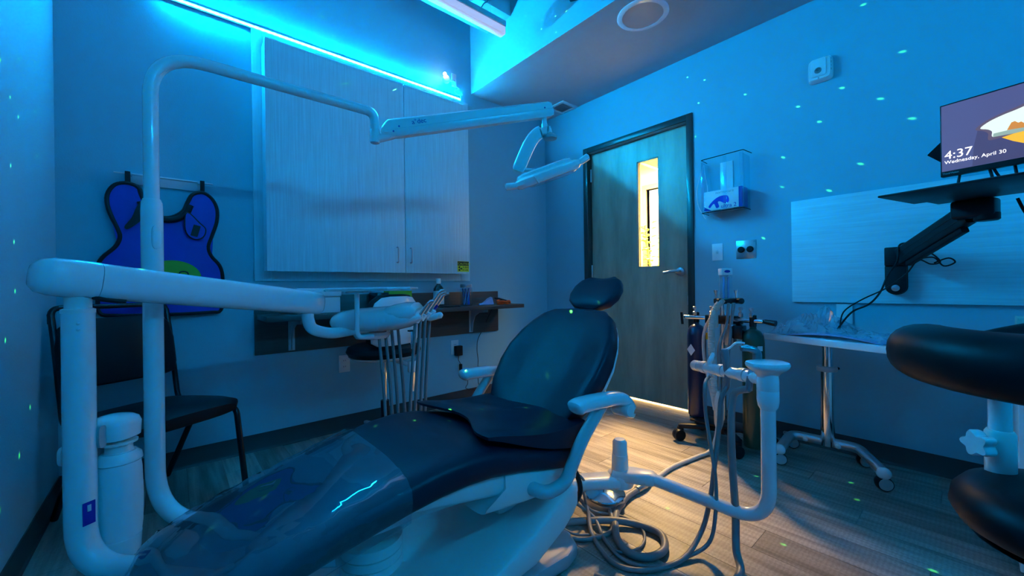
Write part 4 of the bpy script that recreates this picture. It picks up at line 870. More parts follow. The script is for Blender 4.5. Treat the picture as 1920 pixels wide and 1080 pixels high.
# floor hoses
vh = thing('vacuum_hose', 'thick grey hose with a metal coupler looped on the lit floor', 'hose', (1.62, 1.006, 0))
obj('tube', hose(NB(), [(1.62, 1.008, .016), (1.512, 1.005, .016), (1.38, .965, .016), (1.25, .875, .016), (1.205, .795, .016), (1.235, .735, .016), (1.315, .722, .016), (1.385, .775, .016), (1.375, .86, .016), (1.31, .945, .022), (1.22, 1.03, .016), (1.13, 1.08, .03), (1.085, 1.10, .10)], .0135), 'hose', vh)
obj('coupler', tube(NB(), [(1.60, 1.008, .018), (1.66, 1.006, .018), (1.70, 1.008, .018)], [.016, .0165, .011], 14), 'steel', vh)
fc = thing('foot_control', 'round chrome foot control on the floor beside the chair base', 'foot control', (1.415, 1.055, 0))
FC = V((1.425, 1.055, 0))
obj('housing', loft(NB(), [[FC+V((a, b, z_)) for a, b in sell(r1, r1, 3, 28)] for z_, r1 in ((.002, .072), (.006, .078), (.030, .076), (.036, .066))]), 'steel', fc)
obj('disc', lathe(NB(), [(.06, .038), (.083, .040), (.088, .045), (.086, .050), (.05, .062), (.0, .070)], FC, n=40), 'chrome', fc, 'shiny chrome disc')
obj('cord', hose(NB(), [FC+V((-.045, -.05, .022)), (1.345, .963, .014), (1.275, .915, .009), (1.19, .93, .009), (1.125, .98, .012), (1.09, 1.03, .03)], .0085), 'hose', fc)
tag(obj('control_hose', hose(NB(), [(1.14, 1.0, .26), (1.20, .985, .20), (1.24, 1.02, .12), (1.30, 1.03, .03), (1.39, .93, .008), (1.36, .83, .008), (1.27, .79, .008), (1.19, .83, .008), (1.22, .92, .008), (1.15, 1.0, .01), (1.09, 1.05, .06)], .005), 'hose'), 'thin grey hose dropping from the assistant arm link to the floor', 'hose')

# ================================================================== GAS CART
gx = thing('gas_cart', 'black wheeled gas cart carrying two cylinders and a clear flowmeter', 'gas cart', (2.47, .97, 0))
G0 = V((2.475, .97, 0))
obj('column', lathe(NB(), [(.016, .10), (.016, .84)], G0, n=16), 'chrome', gx)
obj('hub', lathe(NB(), [(.05, .075), (.055, .08), (.055, .12), (.03, .135)], G0, n=24), 'black_plastic', gx)
for dx, dy in ((-.115, .21), (-.125, -.12), (.16, .20), (.16, -.20)):
    e_ = G0+V((dx, dy, 0))
    lg = obj('leg', sweep_se(NB(), [G0+UP*.095, G0.lerp(e_, .5)+UP*.095, e_+UP*.088, e_.lerp(G0, -.05)+UP*.086], [.026, .024, .022, .012], [.018, .016, .014, .008], 3, 16), 'black_plastic', gx)
    w_ = V((.5, .86, 0)); obj('caster', lathe(NB(), [(.012, -.022), (.033, -.020), (.035, -.004), (.030, 0), (.035, .004), (.033, .020), (.012, .022)], e_+V((-.018, 0, .036)), w_, 22), 'black_plastic', lg)
    obj('caster_hood', lathe(NB(), [(.016, .045), (.02, .06), (.018, .082)], e_, n=16), 'black_plastic', lg)
obj('cylinder_ring', bx(NB(), 2.40, 2.55, .80, 1.14, .118, .13, .004), 'black_plastic', gx)
obj('yoke_block', bx(NB(), G0.x-.035, G0.x+.02, .865, 1.06, .715, .765, .005), 'black_metal', gx)
obj('yoke_bar', tube(NB(), [(2.475, 1.20, .745), (2.475, 1.06, .745)], .013, 14), 'chrome', gx)
obj('yoke_bar', tube(NB(), [(2.45, .90, .745), (2.42, .74, .745)], .014, 14), 'chrome', gx)
for q in ((2.475, 1.135, .76), (2.475, 1.035, .765), (2.425, .855, .765), (2.42, .800, .765)): obj('gauge_knob', lathe(NB(), [(.010, 0), (.012, .004), (.012, .02), (.006, .024), (.006, .036), (.011, .038), (.011, .050), (.004, .054)], q, n=14), 'steel', gx)
obj('yoke_handle', tube(NB(), [(2.455, 1.205, .70), (2.455, 1.21, .775)], .008, 10), 'black_metal', gx); obj('yoke_handle', tube(NB(), [(2.42, .735, .745), (2.41, .68, .738)], [.012, .016], 10), 'black_metal', gx)
obj('regulator', bx(NB(), 2.40, 2.45, .885, .935, .60, .72, .006), 'steel', gx)
obj('valve_box', bx(NB(), 2.40, 2.47, .84, .90, .64, .715, .005), 'black_metal', gx)
FMC = V((2.436, .938, 0)); fr0 = RT*.9+FW*0; 
def fmb(x0, x1, y0, y1, z0_, z1_, bev=.003):
    b = NB(); box(b, (0, 0, 0), (x1-x0, y1-y0, z1_-z0_), bev); M_ = basis(FMC+RT*(x0+x1)/2+FW*(y0+y1)/2+UP*(z0_+z1_)/2, RT, FW); return xform(b, M_)
obj('flowmeter_body', fmb(-.030, .030, -.02, .02, .845, 1.035), 'acrylic', gx, 'clear flowmeter block')
obj('flowmeter_back', fmb(-.027, .027, .016, .019, .85, 1.0), 'white_plastic', gx)
obj('flowmeter_cap', fmb(-.031, .031, -.021, .021, 1.0, 1.040), 'white_plastic', gx)
obj('cap_badge', prism(NB(), sell(.017, .008, 2, 20), FMC-FW*.0215+UP*1.022, RT, UP, .001), 'blue_print', gx)
for dx in (-.013, .013):
    obj('flow_tube', tube(NB(), [FMC+RT*dx-FW*.006+UP*.86, FMC+RT*dx-FW*.006+UP*.99], .006, 10), 'blue_sheet', gx)
obj('manifold', fmb(-.062, .072, -.022, .022, .835, .868, .008), 'black_metal', gx)
for dx in (-.055, .062):
    obj('flow_knob', tube(NB(), [FMC+RT*dx-FW*.025+UP*.852, FMC+RT*dx-FW*.052+UP*.852], .017, 16), 'black_metal', gx)
    obj('top_valve', lathe(NB(), [(.006, .868), (.006, .89), (.012, .905), (.013, .915), (.006, .917)], FMC+RT*dx, n=14), 'chrome', gx)
c1 = thing('gas_cylinder', 'dark blue gas cylinder with a diamond sticker on the gas cart', 'gas cylinder', (2.495, 1.135, .13), 'gas cylinders')
cp = [(.040, .131), (.052, .136), (.0545, .15), (.0545, .63), (.050, .665), (.036, .69), (.018, .70), (.015, .715)]
obj('tank', lathe(NB(), cp, (2.495, 1.135, 0), n=32), 'cyl_blue', c1)
obj('valve', lathe(NB(), [(.016, .712), (.018, .714), (.018, .775), (.010, .778)], (2.495, 1.135, 0), n=12), 'black_metal', c1)
fdir = (V((0, 0, 0))-V((2.495, 1.135, 0))).normalized(); fdir = (fdir*.8+V((.45, -.89, 0))*-.6).normalized(); tdir = V((-fdir.y, fdir.x, 0))
obj('sticker', prism(NB(), [(0, -.036), (.028, 0), (0, .036), (-.028, 0)], V((2.495, 1.135, .545))+fdir*.0548, tdir, UP, .0008), 'paper', c1, 'white diamond sticker')
obj('neck_tag', bx(NB(), 2.50, 2.515, 1.075, 1.083, .61, .65), 'yellow_tag', c1)
c2 = thing('gas_cylinder', 'dark green gas cylinder on the gas cart, nearest the table', 'gas cylinder', (2.43, .795, .05), 'gas cylinders')
cp2 = [(.040, .050), (.052, .055), (.0545, .07), (.0545, .63), (.050, .665), (.036, .69), (.018, .70), (.015, .715)]
obj('tank', lathe(NB(), cp2, (2.43, .795, 0), n=32), 'cyl_green', c2)
obj('valve', lathe(NB(), [(.016, .712), (.018, .714), (.018, .775), (.010, .778)], (2.43, .795, 0), n=12), 'black_metal', c2)
fdir = (V((-2.43, -.795, 0)).normalized()*.8+RT*.45).normalized(); tdir = V((-fdir.y, fdir.x, 0))
obj('sticker', prism(NB(), [(-.014, -.013), (.014, -.013), (.014, .013), (-.014, .013)], V((2.43, .795, .60))+fdir*.0548, tdir, UP, .0008), 'paper', c2)
bh = thing('breathing_hose', 'ribbed cream breathing hose hanging from the flowmeter', 'hose', (2.33, .95, .1))
bp_ = spline([FMC-FW*.04-RT*.04+UP*.86, (2.33, .965, .78), (2.31, .968, .62), (2.30, .955, .42), (2.295, .94, .25)], 10)
obj('ribbed_tube', tube(NB(), [p for p in bp_], [.0155+(.0025 if k % 2 else 0) for k in range(len(bp_))], 14), 'hose_light', bh)
m = NB(); k_ = NB()
pr = spline(bp_[::4], 14); obj('ribs', tube(k_, pr, [.0165+(.0022 if k % 2 else -.001) for k in range(len(pr))], 14), 'hose_light', bh)
obj('mask_cuff', bx(NB(), 2.325, 2.36, .945, .985, .70, .79, .012, 3), 'hose_light', bh)
m.free()
for k, (pts, r_, mt, lb0) in enumerate([
    ([FMC-FW*.03-RT*.03+UP*.85, (2.36, 1.02, .70), (2.33, 1.02, .55), (2.30, .98, .40), (2.28, .94, .25)], .0085, 'hose_light', 'smooth cream hose bowing out left of the ribbed hose'),
    ([FMC-FW*.03+UP*.84, (2.385, .915, .72), (2.33, .935, .60), (2.31, .93, .42), (2.29, .93, .2)], .008, 'hose', 'grey-blue hose crossing behind the ribbed hose'),
    ([FMC-FW*.03+RT*.03+UP*.84, (2.41, .90, .72), (2.38, .90, .6), (2.34, .915, .42), (2.30, .925, .2)], .009, 'hose', 'grey hose on the right of the hose bundle'),
    ([(2.30, .93, .22), (2.30, .945, .10), (2.27, .968, .02), (2.155, .992, .011), (1.951, 1.020, .011), (1.80, 1.015, .011), (1.705, 1.010, .016)], .0105, 'hose_light', 'pale hose curving across the floor from the gas cart to the coupler')]):
    tag(obj('gas_hose', hose(NB(), pts, r_), mt, origin=pts[-1]), lb0, 'hose', 'hoses of the gas cart')
tag(obj('scavenger_bag', loft(NB(), [[V((2.29+a, .925+b, z_)) for a, b in sell(r1, r1*.8, 2.5, 20)] for z_, r1 in ((.14, .012), (.18, .026), (.28, .030), (.33, .022), (.36, .01))]), 'hose_light', origin=(2.29, .925, .14)), 'pale bag hanging low among the gas hoses', 'bag')

# ================================================================== WALL B FITTINGS
wp = tag(obj('wall_panel', bx(NB(), XR-.018, XR-.0005, -1.0, .710, .838, 1.436, .001), 'laminate_h'), 'pale wood-grain laminate panel on the right wall', 'wall panel')
al = thing('wall_alarm', 'white wall alarm with a small round speaker high on the right wall', 'alarm', (XR, .56, 2.09))
ay, az = .562, 2.165
obj('case', loft(NB(), [[V((XR-.0005-d, ay+a, az+b)) for a, b in sell(.058*k, .068*k, 6, 32)] for d, k in ((0, 1), (.012, 1), (.028, .92), (.036, .84))]), 'white_plastic', al)
obj('face_plate', loft(NB(), [[V((XR-.0355-d, ay+.004+a, az+.006+b)) for a, b in sell(.036*k, .050*k, 9, 32)] for d, k in ((0, 1), (.007, 1), (.009, .95))]), 'white_plastic', al)
rg = obj('speaker_ring', lathe(NB(), [(.0135, 0), (.0135, .0025), (.017, .0025), (.017, 0)], (XR-.0445, ay+.004, az-.012), (-1, 0, 0), 28), 'grey_plastic', al)
m = NB()
for k in range(6): a = k*PI/3; lathe(m, [(.003, 0), (.003, .0018)], (XR-.0445, ay+.004+.008*math.cos(a), az-.012+.008*math.sin(a)), (-1, 0, 0), 10)
obj('speaker_hole', m, 'grey_plastic', rg)
m = NB()
for k in range(4): bx(m, XR-.033, XR-.028, ay-.0545, ay-.0525, az+.035-k*.020, az+.045-k*.020, 0)
lathe(m, [(.004, 0), (.004, .002)], (XR-.037, ay+.004, az-.052), (-1, 0, 0), 12)
obj('side_lettering', m, 'grey_plastic', al)
sw = thing('light_switch', 'white light switch plate beside the door', 'switch', (XR, 1.14, 1.11))
obj('plate', bx(NB(), XR-.006, XR-.0005, 1.106, 1.176, 1.110, 1.226, .003), 'white_plastic', sw)
obj('toggle', box(NB(), (XR-.010, 1.141, 1.168), (.016, .009, .020), .002, 1, MX.Rotation(.5, 3, 'Y').to_4x4()), 'white_plastic', sw)
gp = thing('gas_outlet_plate', 'stainless wall plate with two black round gas outlets', 'wall plate', (XR, .965, 1.11))
obj('plate', bx(NB(), XR-.005, XR-.0005, .905, 1.022, 1.113, 1.231, .002), 'steel', gp)
for yy in (.990, .937): obj('outlet_knob', lathe(NB(), [(.019, 0), (.020, .004), (.020, .012), (.016, .016), (0, .017)], (XR-.005, yy, 1.172), (-1, 0, 0), 24), 'black_plastic', gp)
m = NB()
for yy in (.915, 1.012):
    for zz in (1.122, 1.222): lathe(m, [(.003, 0), (.002, .001)], (XR-.005, yy, zz), (-1, 0, 0), 8)
obj('screw', m, 'chrome', gp)
# glove box in a clear holder
hg = thing('glove_holder', 'clear acrylic wall holder with wire rails for a glove carton', 'holder', (XR, 1.07, 1.42))
hx0, hx1, hy0, hy1, hz0, hz1 = XR-.115, XR-.001, .935, 1.195, 1.432, 1.790
obj('back_plate', bx(NB(), XR-.006, XR-.0005, 1.035, 1.115, hz0, hz1-.02, .001), 'white_plastic', hg)
obj('tray_floor', bx(NB(), hx0, hx1, hy0, hy1, hz0, hz0+.006, .001), 'acrylic', hg)
for yy in (hy0, hy1-.004): obj('side_panel', bx(NB(), hx0, hx1, yy, yy+.004, hz0+.006, hz1-.02, .001), 'acrylic', hg)
for yy in (hy0, 1.035, hy1-.022): obj('front_strip', bx(NB(), hx0-.0005, hx0+.004, yy, yy+.022, hz0+.006, hz1-.01, .001), 'acrylic', hg)
obj('wire_rail', tube(NB(), arc_path([(XR, hy0-.01, hz1), (hx0, hy0, hz1), (hx0, hy1, hz1-.005), (XR, hy1+.01, hz1)], .012, 4), .0028, 8), 'black_metal', hg)
obj('wire_rail', tube(NB(), arc_path([(XR-.002, hy0, hz0-.004), (hx0, hy0, hz0-.004), (hx0, hy1, hz0-.004), (XR-.002, hy1, hz0-.004)], .01, 4), .0028, 8), 'black_metal', hg)
gb = thing('glove_box', 'white and blue carton of nitrile gloves in the clear wall holder', 'carton', (XR-.06, 1.07, 1.44))
gx0, gx1, gy0, gy1, gz0, gz1 = XR-.105, XR-.012, .947, 1.183, hz0+.0065, hz0+.135
obj('carton', bx(NB(), gx0, gx1, gy0, gy1, gz0, gz1, .001), 'carton', gb)
obj('end_band', bx(NB(), gx0-.0004, gx1+.0004, gy0-.0004, gy0+.020, gz0, gz1+.0004), 'blue_print', gb)
gbM = lambda yy, zz: basis((gx0-.0009, yy, zz), (0, -1, 0), (0, 0, 1))
obj('corner_print', prism(NB(), [(0, 0), (.05, 0), (.0, .03)], (gx0-.0002, gy1, gz0), (0, -1, 0), (0, 0, 1), .0005), 'blue_print', gb)
GP = spline([(.030, .028, 0), (.045, .050, 0), (.075, .075, 0), (.11, .088, 0), (.15, .082, 0), (.158, .045, 0), (.135, .035, 0), (.105, .052, 0), (.090, .050, 0), (.098, .020, 0), (.080, .012, 0), (.066, .042, 0), (.050, .030, 0), (.040, .018, 0)], 4, True)
obj('glove_print', prism(NB(), [(p.x, p.y) for p in GP], (gx0-.0003, gy1, gz0), (0, -1, 0), (0, 0, 1), .0005), 'glove_blue', gb, 'blue glove picture')
text('lettering', 'ultra 2', .036, gbM(gy1-.108, gz0+.008), 'blue_print', gb)
text('lettering', 'normacare', .026, gbM(gy1-.075, gz0+.104), 'grey_plastic', gb)
cl = tag(obj('cord_loop', tube(NB(), spline([(XR-.03, 1.215, 1.775), (XR-.03, 1.24, 1.70), (XR-.03, 1.262, 1.60), (XR-.03, 1.255, 1.50), (XR-.03, 1.225, 1.435), (XR-.03, 1.205, 1.40), (XR-.03, 1.222, 1.44), (XR-.03, 1.195, 1.52), (XR-.03, 1.190, 1.60), (XR-.03, 1.205, 1.70), (XR-.03, 1.213, 1.775)], 6), .003, 8), 'white_plastic', origin=(XR-.03, 1.215, 1.4)), 'thin white cord loop hanging at the left of the glove holder', 'cord')

# ================================================================== MONITOR ON WALL ARM
MD = V((-.253, -.967, 0)).normalized(); MN = V((-MD.y*-1, -MD.x, 0)); MN = V((MD.y, -MD.x, 0)) if V((MD.y, -MD.x, 0)).x < 0 else V((-MD.y, MD.x, 0))   # MN faces the room
ma = thing('monitor_mount', 'black jointed wall arm carrying a keyboard tray', 'monitor arm', (XR-.02, .262, .89))
my = .258
m = NB(); prism(m, [(a, b) for a, b in [(-.042, 1.12), (-.042, .935)]+[(-.042*math.cos(t), .925-.042*math.sin(t)) for t in [k*PI/12 for k in range(13)]]+[(.042, .935), (.042, 1.12)]], (XR-.0185, my, 0), (0, -1, 0), (0, 0, 1), .012, .002)
obj('wall_plate', m, 'black_plastic', ma)
m = NB(); prism(m, [(a, b) for a, b in [(-.040, 1.03), (-.040, .935)]+[(-.040*math.cos(t), .925-.040*math.sin(t)) for t in [k*PI/12 for k in range(13)]]+[(.040, .935), (.040, 1.03)]], (XR-.031, my, 0), (0, -1, 0), (0, 0, 1), .035, .004)
obj('shoulder', m, 'black_plastic', ma)
obj('pivot_bolt', lathe(NB(), [(.016, 0), (.016, .002), (.010, .004), (0, .005)], (XR-.0665, my, .918), (-1, 0, 0), 24), 'steel', ma)
obj('turret', bx(NB(), XR-.075, XR-.032, my-.040, my+.040, 1.03, 1.125, .006), 'black_plastic', ma)
R0_, R1_ = V((2.765, .235, 1.075)), V((2.475, .012, 1.225))
obj('arm_beam', sweep_se(NB(), [R0_, R1_], .020, .042, 9, 24), 'black_plastic', ma)
dn = (R1_-R0_).normalized(); _, du_, _ = frame(dn)
obj('arm_rod', sweep_se(NB(), [R0_-du_*.052+dn*.03, R1_-du_*.052-dn*.04], .014, .012, 5, 16), 'black_plastic', ma)
m = NB()
for k in (-.015, .012): sweep_se(m, [R0_+du_*k+dn*.04, R1_+du_*k-dn*.03], .0215, .002, 6, 12)
obj('beam_groove', m, 'ink', ma)
obj('wrist', xform(box(NB(), (0, 0, 0), (.12, .085, .075), .012, 3), basis((2.455, -.005, 1.238), MD, MN)), 'black_plastic', ma)
obj('wrist_pivot', lathe(NB(), [(.030, 1.185), (.036, 1.19), (.036, 1.215)], (2.44, -.035, 0), n=24), 'black_plastic', ma)
TL = V((2.035, .236, 1.268))
def slab(l0, l1, d0, d1, z0_, z1_, bev=.003):
    return xform(box(NB(), (0, 0, 0), (l1-l0, d1-d0, z1_-z0_), bev), basis(TL+MD*(l0+l1)/2-MN*(d0+d1)/2+UP*((z0_+z1_)/2), MD, -MN))
obj('keyboard_tray', slab(0, .75, 0, .30, 0, .008), 'black_plastic', ma, 'thin black keyboard tray')
obj('monitor_shelf', slab(.02, .75, .10, .47, .0085, .022), 'black_plastic', ma)
obj('tray_cable', tube(NB(), spline([(2.43, -.11, 1.26), (2.44, -.13, 1.20), (2.47, -.17, 1.12), (2.5, -.22, 1.03), (2.6, -.3, .95), (2.75, -.38, .90)], 6), .005, 8), 'black_plastic', ma)
obj('arm_cable', tube(NB(), spline([R0_+du_*.045+dn*.06, R0_+du_*.05+dn*.02+MN*.02, (2.71, .245, 1.05), (2.66, .275, .98), (2.64, .30, .90), (2.62, .34, .84), (2.58, .40, .80), (2.54, .45, .715)], 6), .0045, 8), 'black_plastic', ma)
obj('arm_cable', tube(NB(), spline([R0_-du_*.06+dn*.12, (2.66, .13, 1.08), (2.68, .10, 1.04), (2.69, .13, 1.03), (2.66, .17, 1.05), (2.68, .21, .99), (2.67, .28, .92), (2.62, .37, .86), (2.57, .43, .80), (2.54, .44, .715)], 6), .0032, 8), 'black_plastic', ma)
obj('arm_cable', tube(NB(), spline([R0_-du_*.06+dn*.10, (2.69, .12, 1.06), (2.70, .09, 1.02), (2.70, .055, 1.035), (2.69, .075, 1.055), (2.69, .12, 1.035)], 6), .0032, 8), 'black_plastic', ma)
mo = thing('monitor', 'flat monitor showing a lock screen with the time 4:37', 'monitor', V((2.429, .087, 1.29))+MD*.25)
M0 = V((2.429, .087, 1.382))
def mon(l0, l1, d0, d1, z0_, z1_, bev=.002):
    return xform(box(NB(), (0, 0, 0), (l1-l0, d1-d0, z1_-z0_), bev), basis(M0+MD*(l0+l1)/2-MN*(d0+d1)/2+UP*((z0_+z1_)/2), MD, -MN))
obj('case', mon(0, .50, .0, .028, -.002, .294, .003), 'black_plastic', mo)
sc_ = obj('screen', mon(.005, .495, -.0012, .0005, .019, .288, 0), 'screen_base', mo, 'glowing lock screen picture')
MB_ = lambda d: basis(M0+MN*d, MD, UP)
def scr(name, pts, d, m_): return obj(name, prism(NB(), pts, M0+MN*d, MD, UP, .0001), m_, sc_)
SKY = spline([(.112, .161, 0), (.135, .179, 0), (.169, .191, 0), (.20, .198, 0), (.25, .21, 0), (.32, .208, 0), (.36, .18, 0), (.37, .14, 0), (.33, .115, 0), (.25, .112, 0), (.181, .117, 0), (.144, .117, 0), (.142, .138, 0), (.131, .150, 0)], 4, True)
RIM = [(p.x+(p.x-.24)*.10, p.y+(p.y-.16)*.22) for p in SKY]
scr('cave_shade', [(.09, .02), (.30, .02), (.42, .06), (.40, .12), (.20, .10), (.142, .12), (.13, .152), (.105, .155), (.095, .10)], .0013, 'screen_dark')
scr('cave_rim', RIM, .0015, 'screen_rim')
scr('sky_opening', [(p.x, p.y) for p in SKY], .0018, 'screen_sky')
scr('sea', [(.144, .116), (.146, .129), (.22, .130), (.36, .130), (.35, .112), (.25, .109)], .0021, 'screen_sea')
scr('sand', [(.166, .107), (.193, .112), (.26, .115), (.35, .108), (.36, .07), (.29, .062), (.22, .068), (.193, .085)], .0024, 'screen_sand')
scr('sea_rock', [(.179, .130), (.184, .142), (.190, .155), (.198, .157), (.206, .148), (.213, .150), (.222, .138), (.222, .126)], .0027, 'screen_rock')
text('clock_text', '4:37', .046, basis(M0+MD*.013+MN*.0022+UP*.068, MD, UP), 'screen_text', sc_, .0001)
text('date_text', 'Wednesday, April 30', .0192, basis(M0+MD*.013+MN*.0022+UP*.048, MD, UP), 'screen_text', sc_, .0001)
text('maker_mark', 'ThinkVision', .010, basis(M0+MD*.006+MN*.0006+UP*.006, MD, UP), 'grey_plastic', mo)
obj('stand', mon(.22, .28, .03, .06, -.095, .10, .004), 'black_plastic', mo)
obj('stand_foot', mon(.14, .36, .0, .15, -.0915, -.083, .003), 'black_plastic', mo)
for k, pts in enumerate(([(.05, .02, .0), (.045, .02, -.05), (.06, .02, -.088)], [(.13, .02, .0), (.135, .02, -.05), (.10, .03, -.088)], [(.14, .02, .0), (.16, .03, -.045), (.20, .03, -.05)], [(.19, .03, .0), (.20, .03, -.06), (.23, .04, -.088)])):
    obj('cable', tube(NB(), spline([M0+MD*a-MN*b+UP*c_ for a, b, c_ in pts], 6), .0045, 8), 'black_plastic', mo)
tag(obj('mouse', loft(NB(), [[M0+MD*(.215+a)+MN*(.015+b)+UP*(z_) for a, b in sell(r1, r1*.6, 2.4, 24)] for z_, r1 in ((-.0915, .034), (-.082, .038), (-.065, .034), (-.054, .022), (-.050, .008))]), 'cyl_blue', origin=M0+MD*.215), 'blue-black computer mouse in front of the monitor foot', 'mouse')
m = xform(box(NB(), (0, 0, 0), (.135, .02, .135), .003), basis(M0+MD*.042-MN*.05+UP*.112, (MD*.707+UP*.707), -MN))
tag(obj('mini_computer', m, 'matte_black', origin=M0+UP*.112), 'black box turned on its corner behind the monitor', 'computer')

# ================================================================== OVERBED TABLE AND BAGS
TT_ = V((2.54, .787, .645)); te = V((-.183, -.537, 0)).normalized(); tn = V((.946, -.323, 0)).normalized()
tb = thing('overbed_table', 'white overbed table with a chrome post and wheeled base', 'table', (2.62, .52, 0))
obj('tabletop', xform(prism(NB(), [(p[0], p[1]) for p in [(.012, 0), (.74, 0), (.752, .012), (.752, .26), (.74, .272), (.012, .272), (0, .26), (0, .012)]], (0, 0, 0), (1, 0, 0), (0, 1, 0), .036, .005), basis(TT_-UP*.010, te, tn)), 'white_plastic', tb, 'white laminate tabletop')
PT = V((2.60, .505, 0))
obj('post', tube(NB(), [PT+UP*.10, PT+UP*.50], .031, 24), 'chrome', tb)
obj('inner_post', tube(NB(), [PT+UP*.49, PT+UP*.637], .026, 24), 'chrome', tb)
obj('post_collar', lathe(NB(), [(.032, .486), (.043, .489), (.045, .500), (.043, .511), (.028, .514)], PT, n=28), 'grey_plastic', tb)
obj('height_lever', tube(NB(), [PT+RT*.043+UP*.50, PT+RT*.062+UP*.50], .007, 8), 'black_plastic', tb)
cs_ = [V((2.455, .275, 0)), V((2.415, .672, 0)), V((2.70, .375, 0)), V((2.71, .69, 0))]
bz = .115
obj('base_bar', tube(NB(), arc_path([cs_[1]+UP*(bz-.035), V((2.60, .668, bz)), V((2.615, .385, bz)), cs_[0]+UP*(bz-.035)], .05, 8), .024, 18), 'steel', tb, 'bent chrome base tube')
for q in (cs_[0], cs_[1]): obj('end_knob', ball(NB(), q+V((-.002, 0, bz-.036)), (.030, .028, .028), 18), 'white_plastic', tb)
m = NB()
for yy in (.60, .46): lathe(m, [(.012, 0), (.013, .004), (.006, .007)], (2.585, yy, bz-.004), (-1, 0, 0), 16)
obj('bumper', m, 'white_plastic', tb)
for q in (cs_[2], cs_[3]): obj('rear_strut', tube(NB(), [V((2.61, q.y+.01, bz-.005)), q+UP*.078], .010, 10), 'steel', tb)
for q in cs_:
    k = obj('caster', lathe(NB(), [(.012, -.020), (.030, -.019), (.033, -.006), (.0335, .006), (.030, .019), (.012, .020)], q+UP*.034, V((.86, .5, 0)), 24), 'black_plastic', tb)
    obj('wheel_cover', lathe(NB(), [(.0, .0225), (.025, .0225), (.027, .019), (.0, .019)], q+UP*.034, -V((.86, .5, 0)), 24), 'grey_plastic', k)
    obj('caster_stem', lathe(NB(), [(.006, .055), (.006, .085)], q, n=8), 'steel', k)
tz = TT_.z+.0265
def onT(u, v, h=0): return TT_+te*u+tn*v+UP*(.0265+h)
pb = thing('paper_stack', 'pale blue paper bibs lying on the overbed table', 'paper', onT(.35, .12))
t = bmesh.new(); Gd = {}
for i in range(15):
    for j in range(7):
        u, v = .13+.42*i/14, .01+.20*j/6; h = .004+.020*max(0, math.sin(PI*(i/14)*1.0))*(1-.35*j/6)
        Gd[i, j] = (t.verts.new(onT(u, v, h)), t.verts.new(onT(u, v, max(h-.006, .0005))))
for i in range(14):
    for j in range(6):
        for s_ in (0, 1): t.faces.new([Gd[i, j][s_], Gd[i+1, j][s_], Gd[i+1, j+1][s_], Gd[i, j+1][s_]])
for i in range(14):
    for j in (0, 6): t.faces.new([Gd[i, j][0], Gd[i+1, j][0], Gd[i+1, j][1], Gd[i, j][1]])
for j in range(6):
    for i in (0, 14): t.faces.new([Gd[i, j][0], Gd[i, j+1][0], Gd[i, j+1][1], Gd[i, j][1]])
obj('sheets', t, 'blue_sheet', pb, sharp=60)
def crumple(u0, u1, v0, v1, hmax, seed, nu=26, nv=14):
    rr = random.Random(seed); t = bmesh.new(); G_ = {}
    ph = [(rr.uniform(8, 26), rr.uniform(8, 26), rr.uniform(0, 6)) for _ in range(5)]
    for i in range(nu):
        for j in range(nv):
            a, b = i/(nu-1), j/(nv-1); env = math.sin(PI*a)**.7*math.sin(PI*b)**.6
            h = sum(math.sin(p*a+q*b+s) for p, q, s in ph)/5
            h = abs(h)*hmax*env*1.5+.45*hmax*env+.002+rr.uniform(0, .006)*env
            G_[i, j] = t.verts.new(onT(u0+(u1-u0)*a+rr.uniform(-.006, .006), v0+(v1-v0)*b+rr.uniform(-.006, .006), h))
    for i in range(nu-1):
        for j in range(nv-1): t.faces.new([G_[i, j], G_[i+1, j], G_[i+1, j+1], G_[i, j+1]])
    return t
tag(obj('plastic_bag', crumple(.01, .40, .03, .27, .105, 4), 'bag_film', origin=onT(.2, .15), sharp=20), 'crumpled clear plastic bag heaped at the left end of the table', 'plastic bag')
tag(obj('plastic_bag', crumple(.28, .66, .01, .26, .035, 9), 'bag_film', origin=onT(.45, .13), sharp=20), 'flat clear plastic bag over the blue paper on the table', 'plastic bag')
tag(obj('wall_box', xform(box(NB(), (0, 0, 0), (.07, .008, .11), .002), basis((XR-.005, .47, .775), (0, -1, 0), (-1, 0, 0))), 'white_plastic', origin=(XR, .47, .72)), 'white cable plate on the wall behind the table', 'wall plate')

# ================================================================== FOREGROUND STOOL AND SIDE CABINET
SO = V((1.373, -.138, 0))
fs = thing('assistant_stool', 'black padded assistant stool with a ring armrest at the right edge', 'stool', (SO.x, SO.y, 0))
rings = []
for k in range(40):
    a = PI*.10+PI*1.75*k/39+math.radians(60); d = V((math.cos(a), math.sin(a), 0)); tap = min(1, .55+min(k, 39-k)*.15)
    rings.append([SO+d*(.215+p*tap)+UP*(.788+q*tap) for p, q in sell(.070, .064, 2.3, 24)])
obj('ring_armrest', loft(NB(), rings), 'vinyl_black', fs, 'thick black ring armrest', sharp=70)
obj('seat', loft(NB(), [[SO+V((a, b, z_)) for a, b in sell(r1, r1, 2.1, 48)] for z_, r1 in ((.405, .10), (.409, .145), (.423, .168), (.450, .182), (.478, .178), (.502, .160), (.515, .13), (.521, .08), (.522, .01))]), 'vinyl_black', fs, 'round black seat', sharp=70)
pq = V((1.425, -.036, 0))
obj('armrest_post', tube(NB(), [pq+UP*.36, pq+UP*.735], .0185, 20), 'white_plastic', fs)
obj('armrest_bracket', sweep_se(NB(), spline([pq+UP*.715, pq+UP*.735+V((.03, .02, 0)), SO+V((.19, .10, .735)), SO+V((.20, .105, .745))], 5), .016, .010, 3, 14), 'white_plastic', fs)
obj('post_collar', lathe(NB(), [(.0225, .51), (.0245, .513), (.0245, .605), (.021, .611)], pq, n=24), 'warm_plastic', fs)
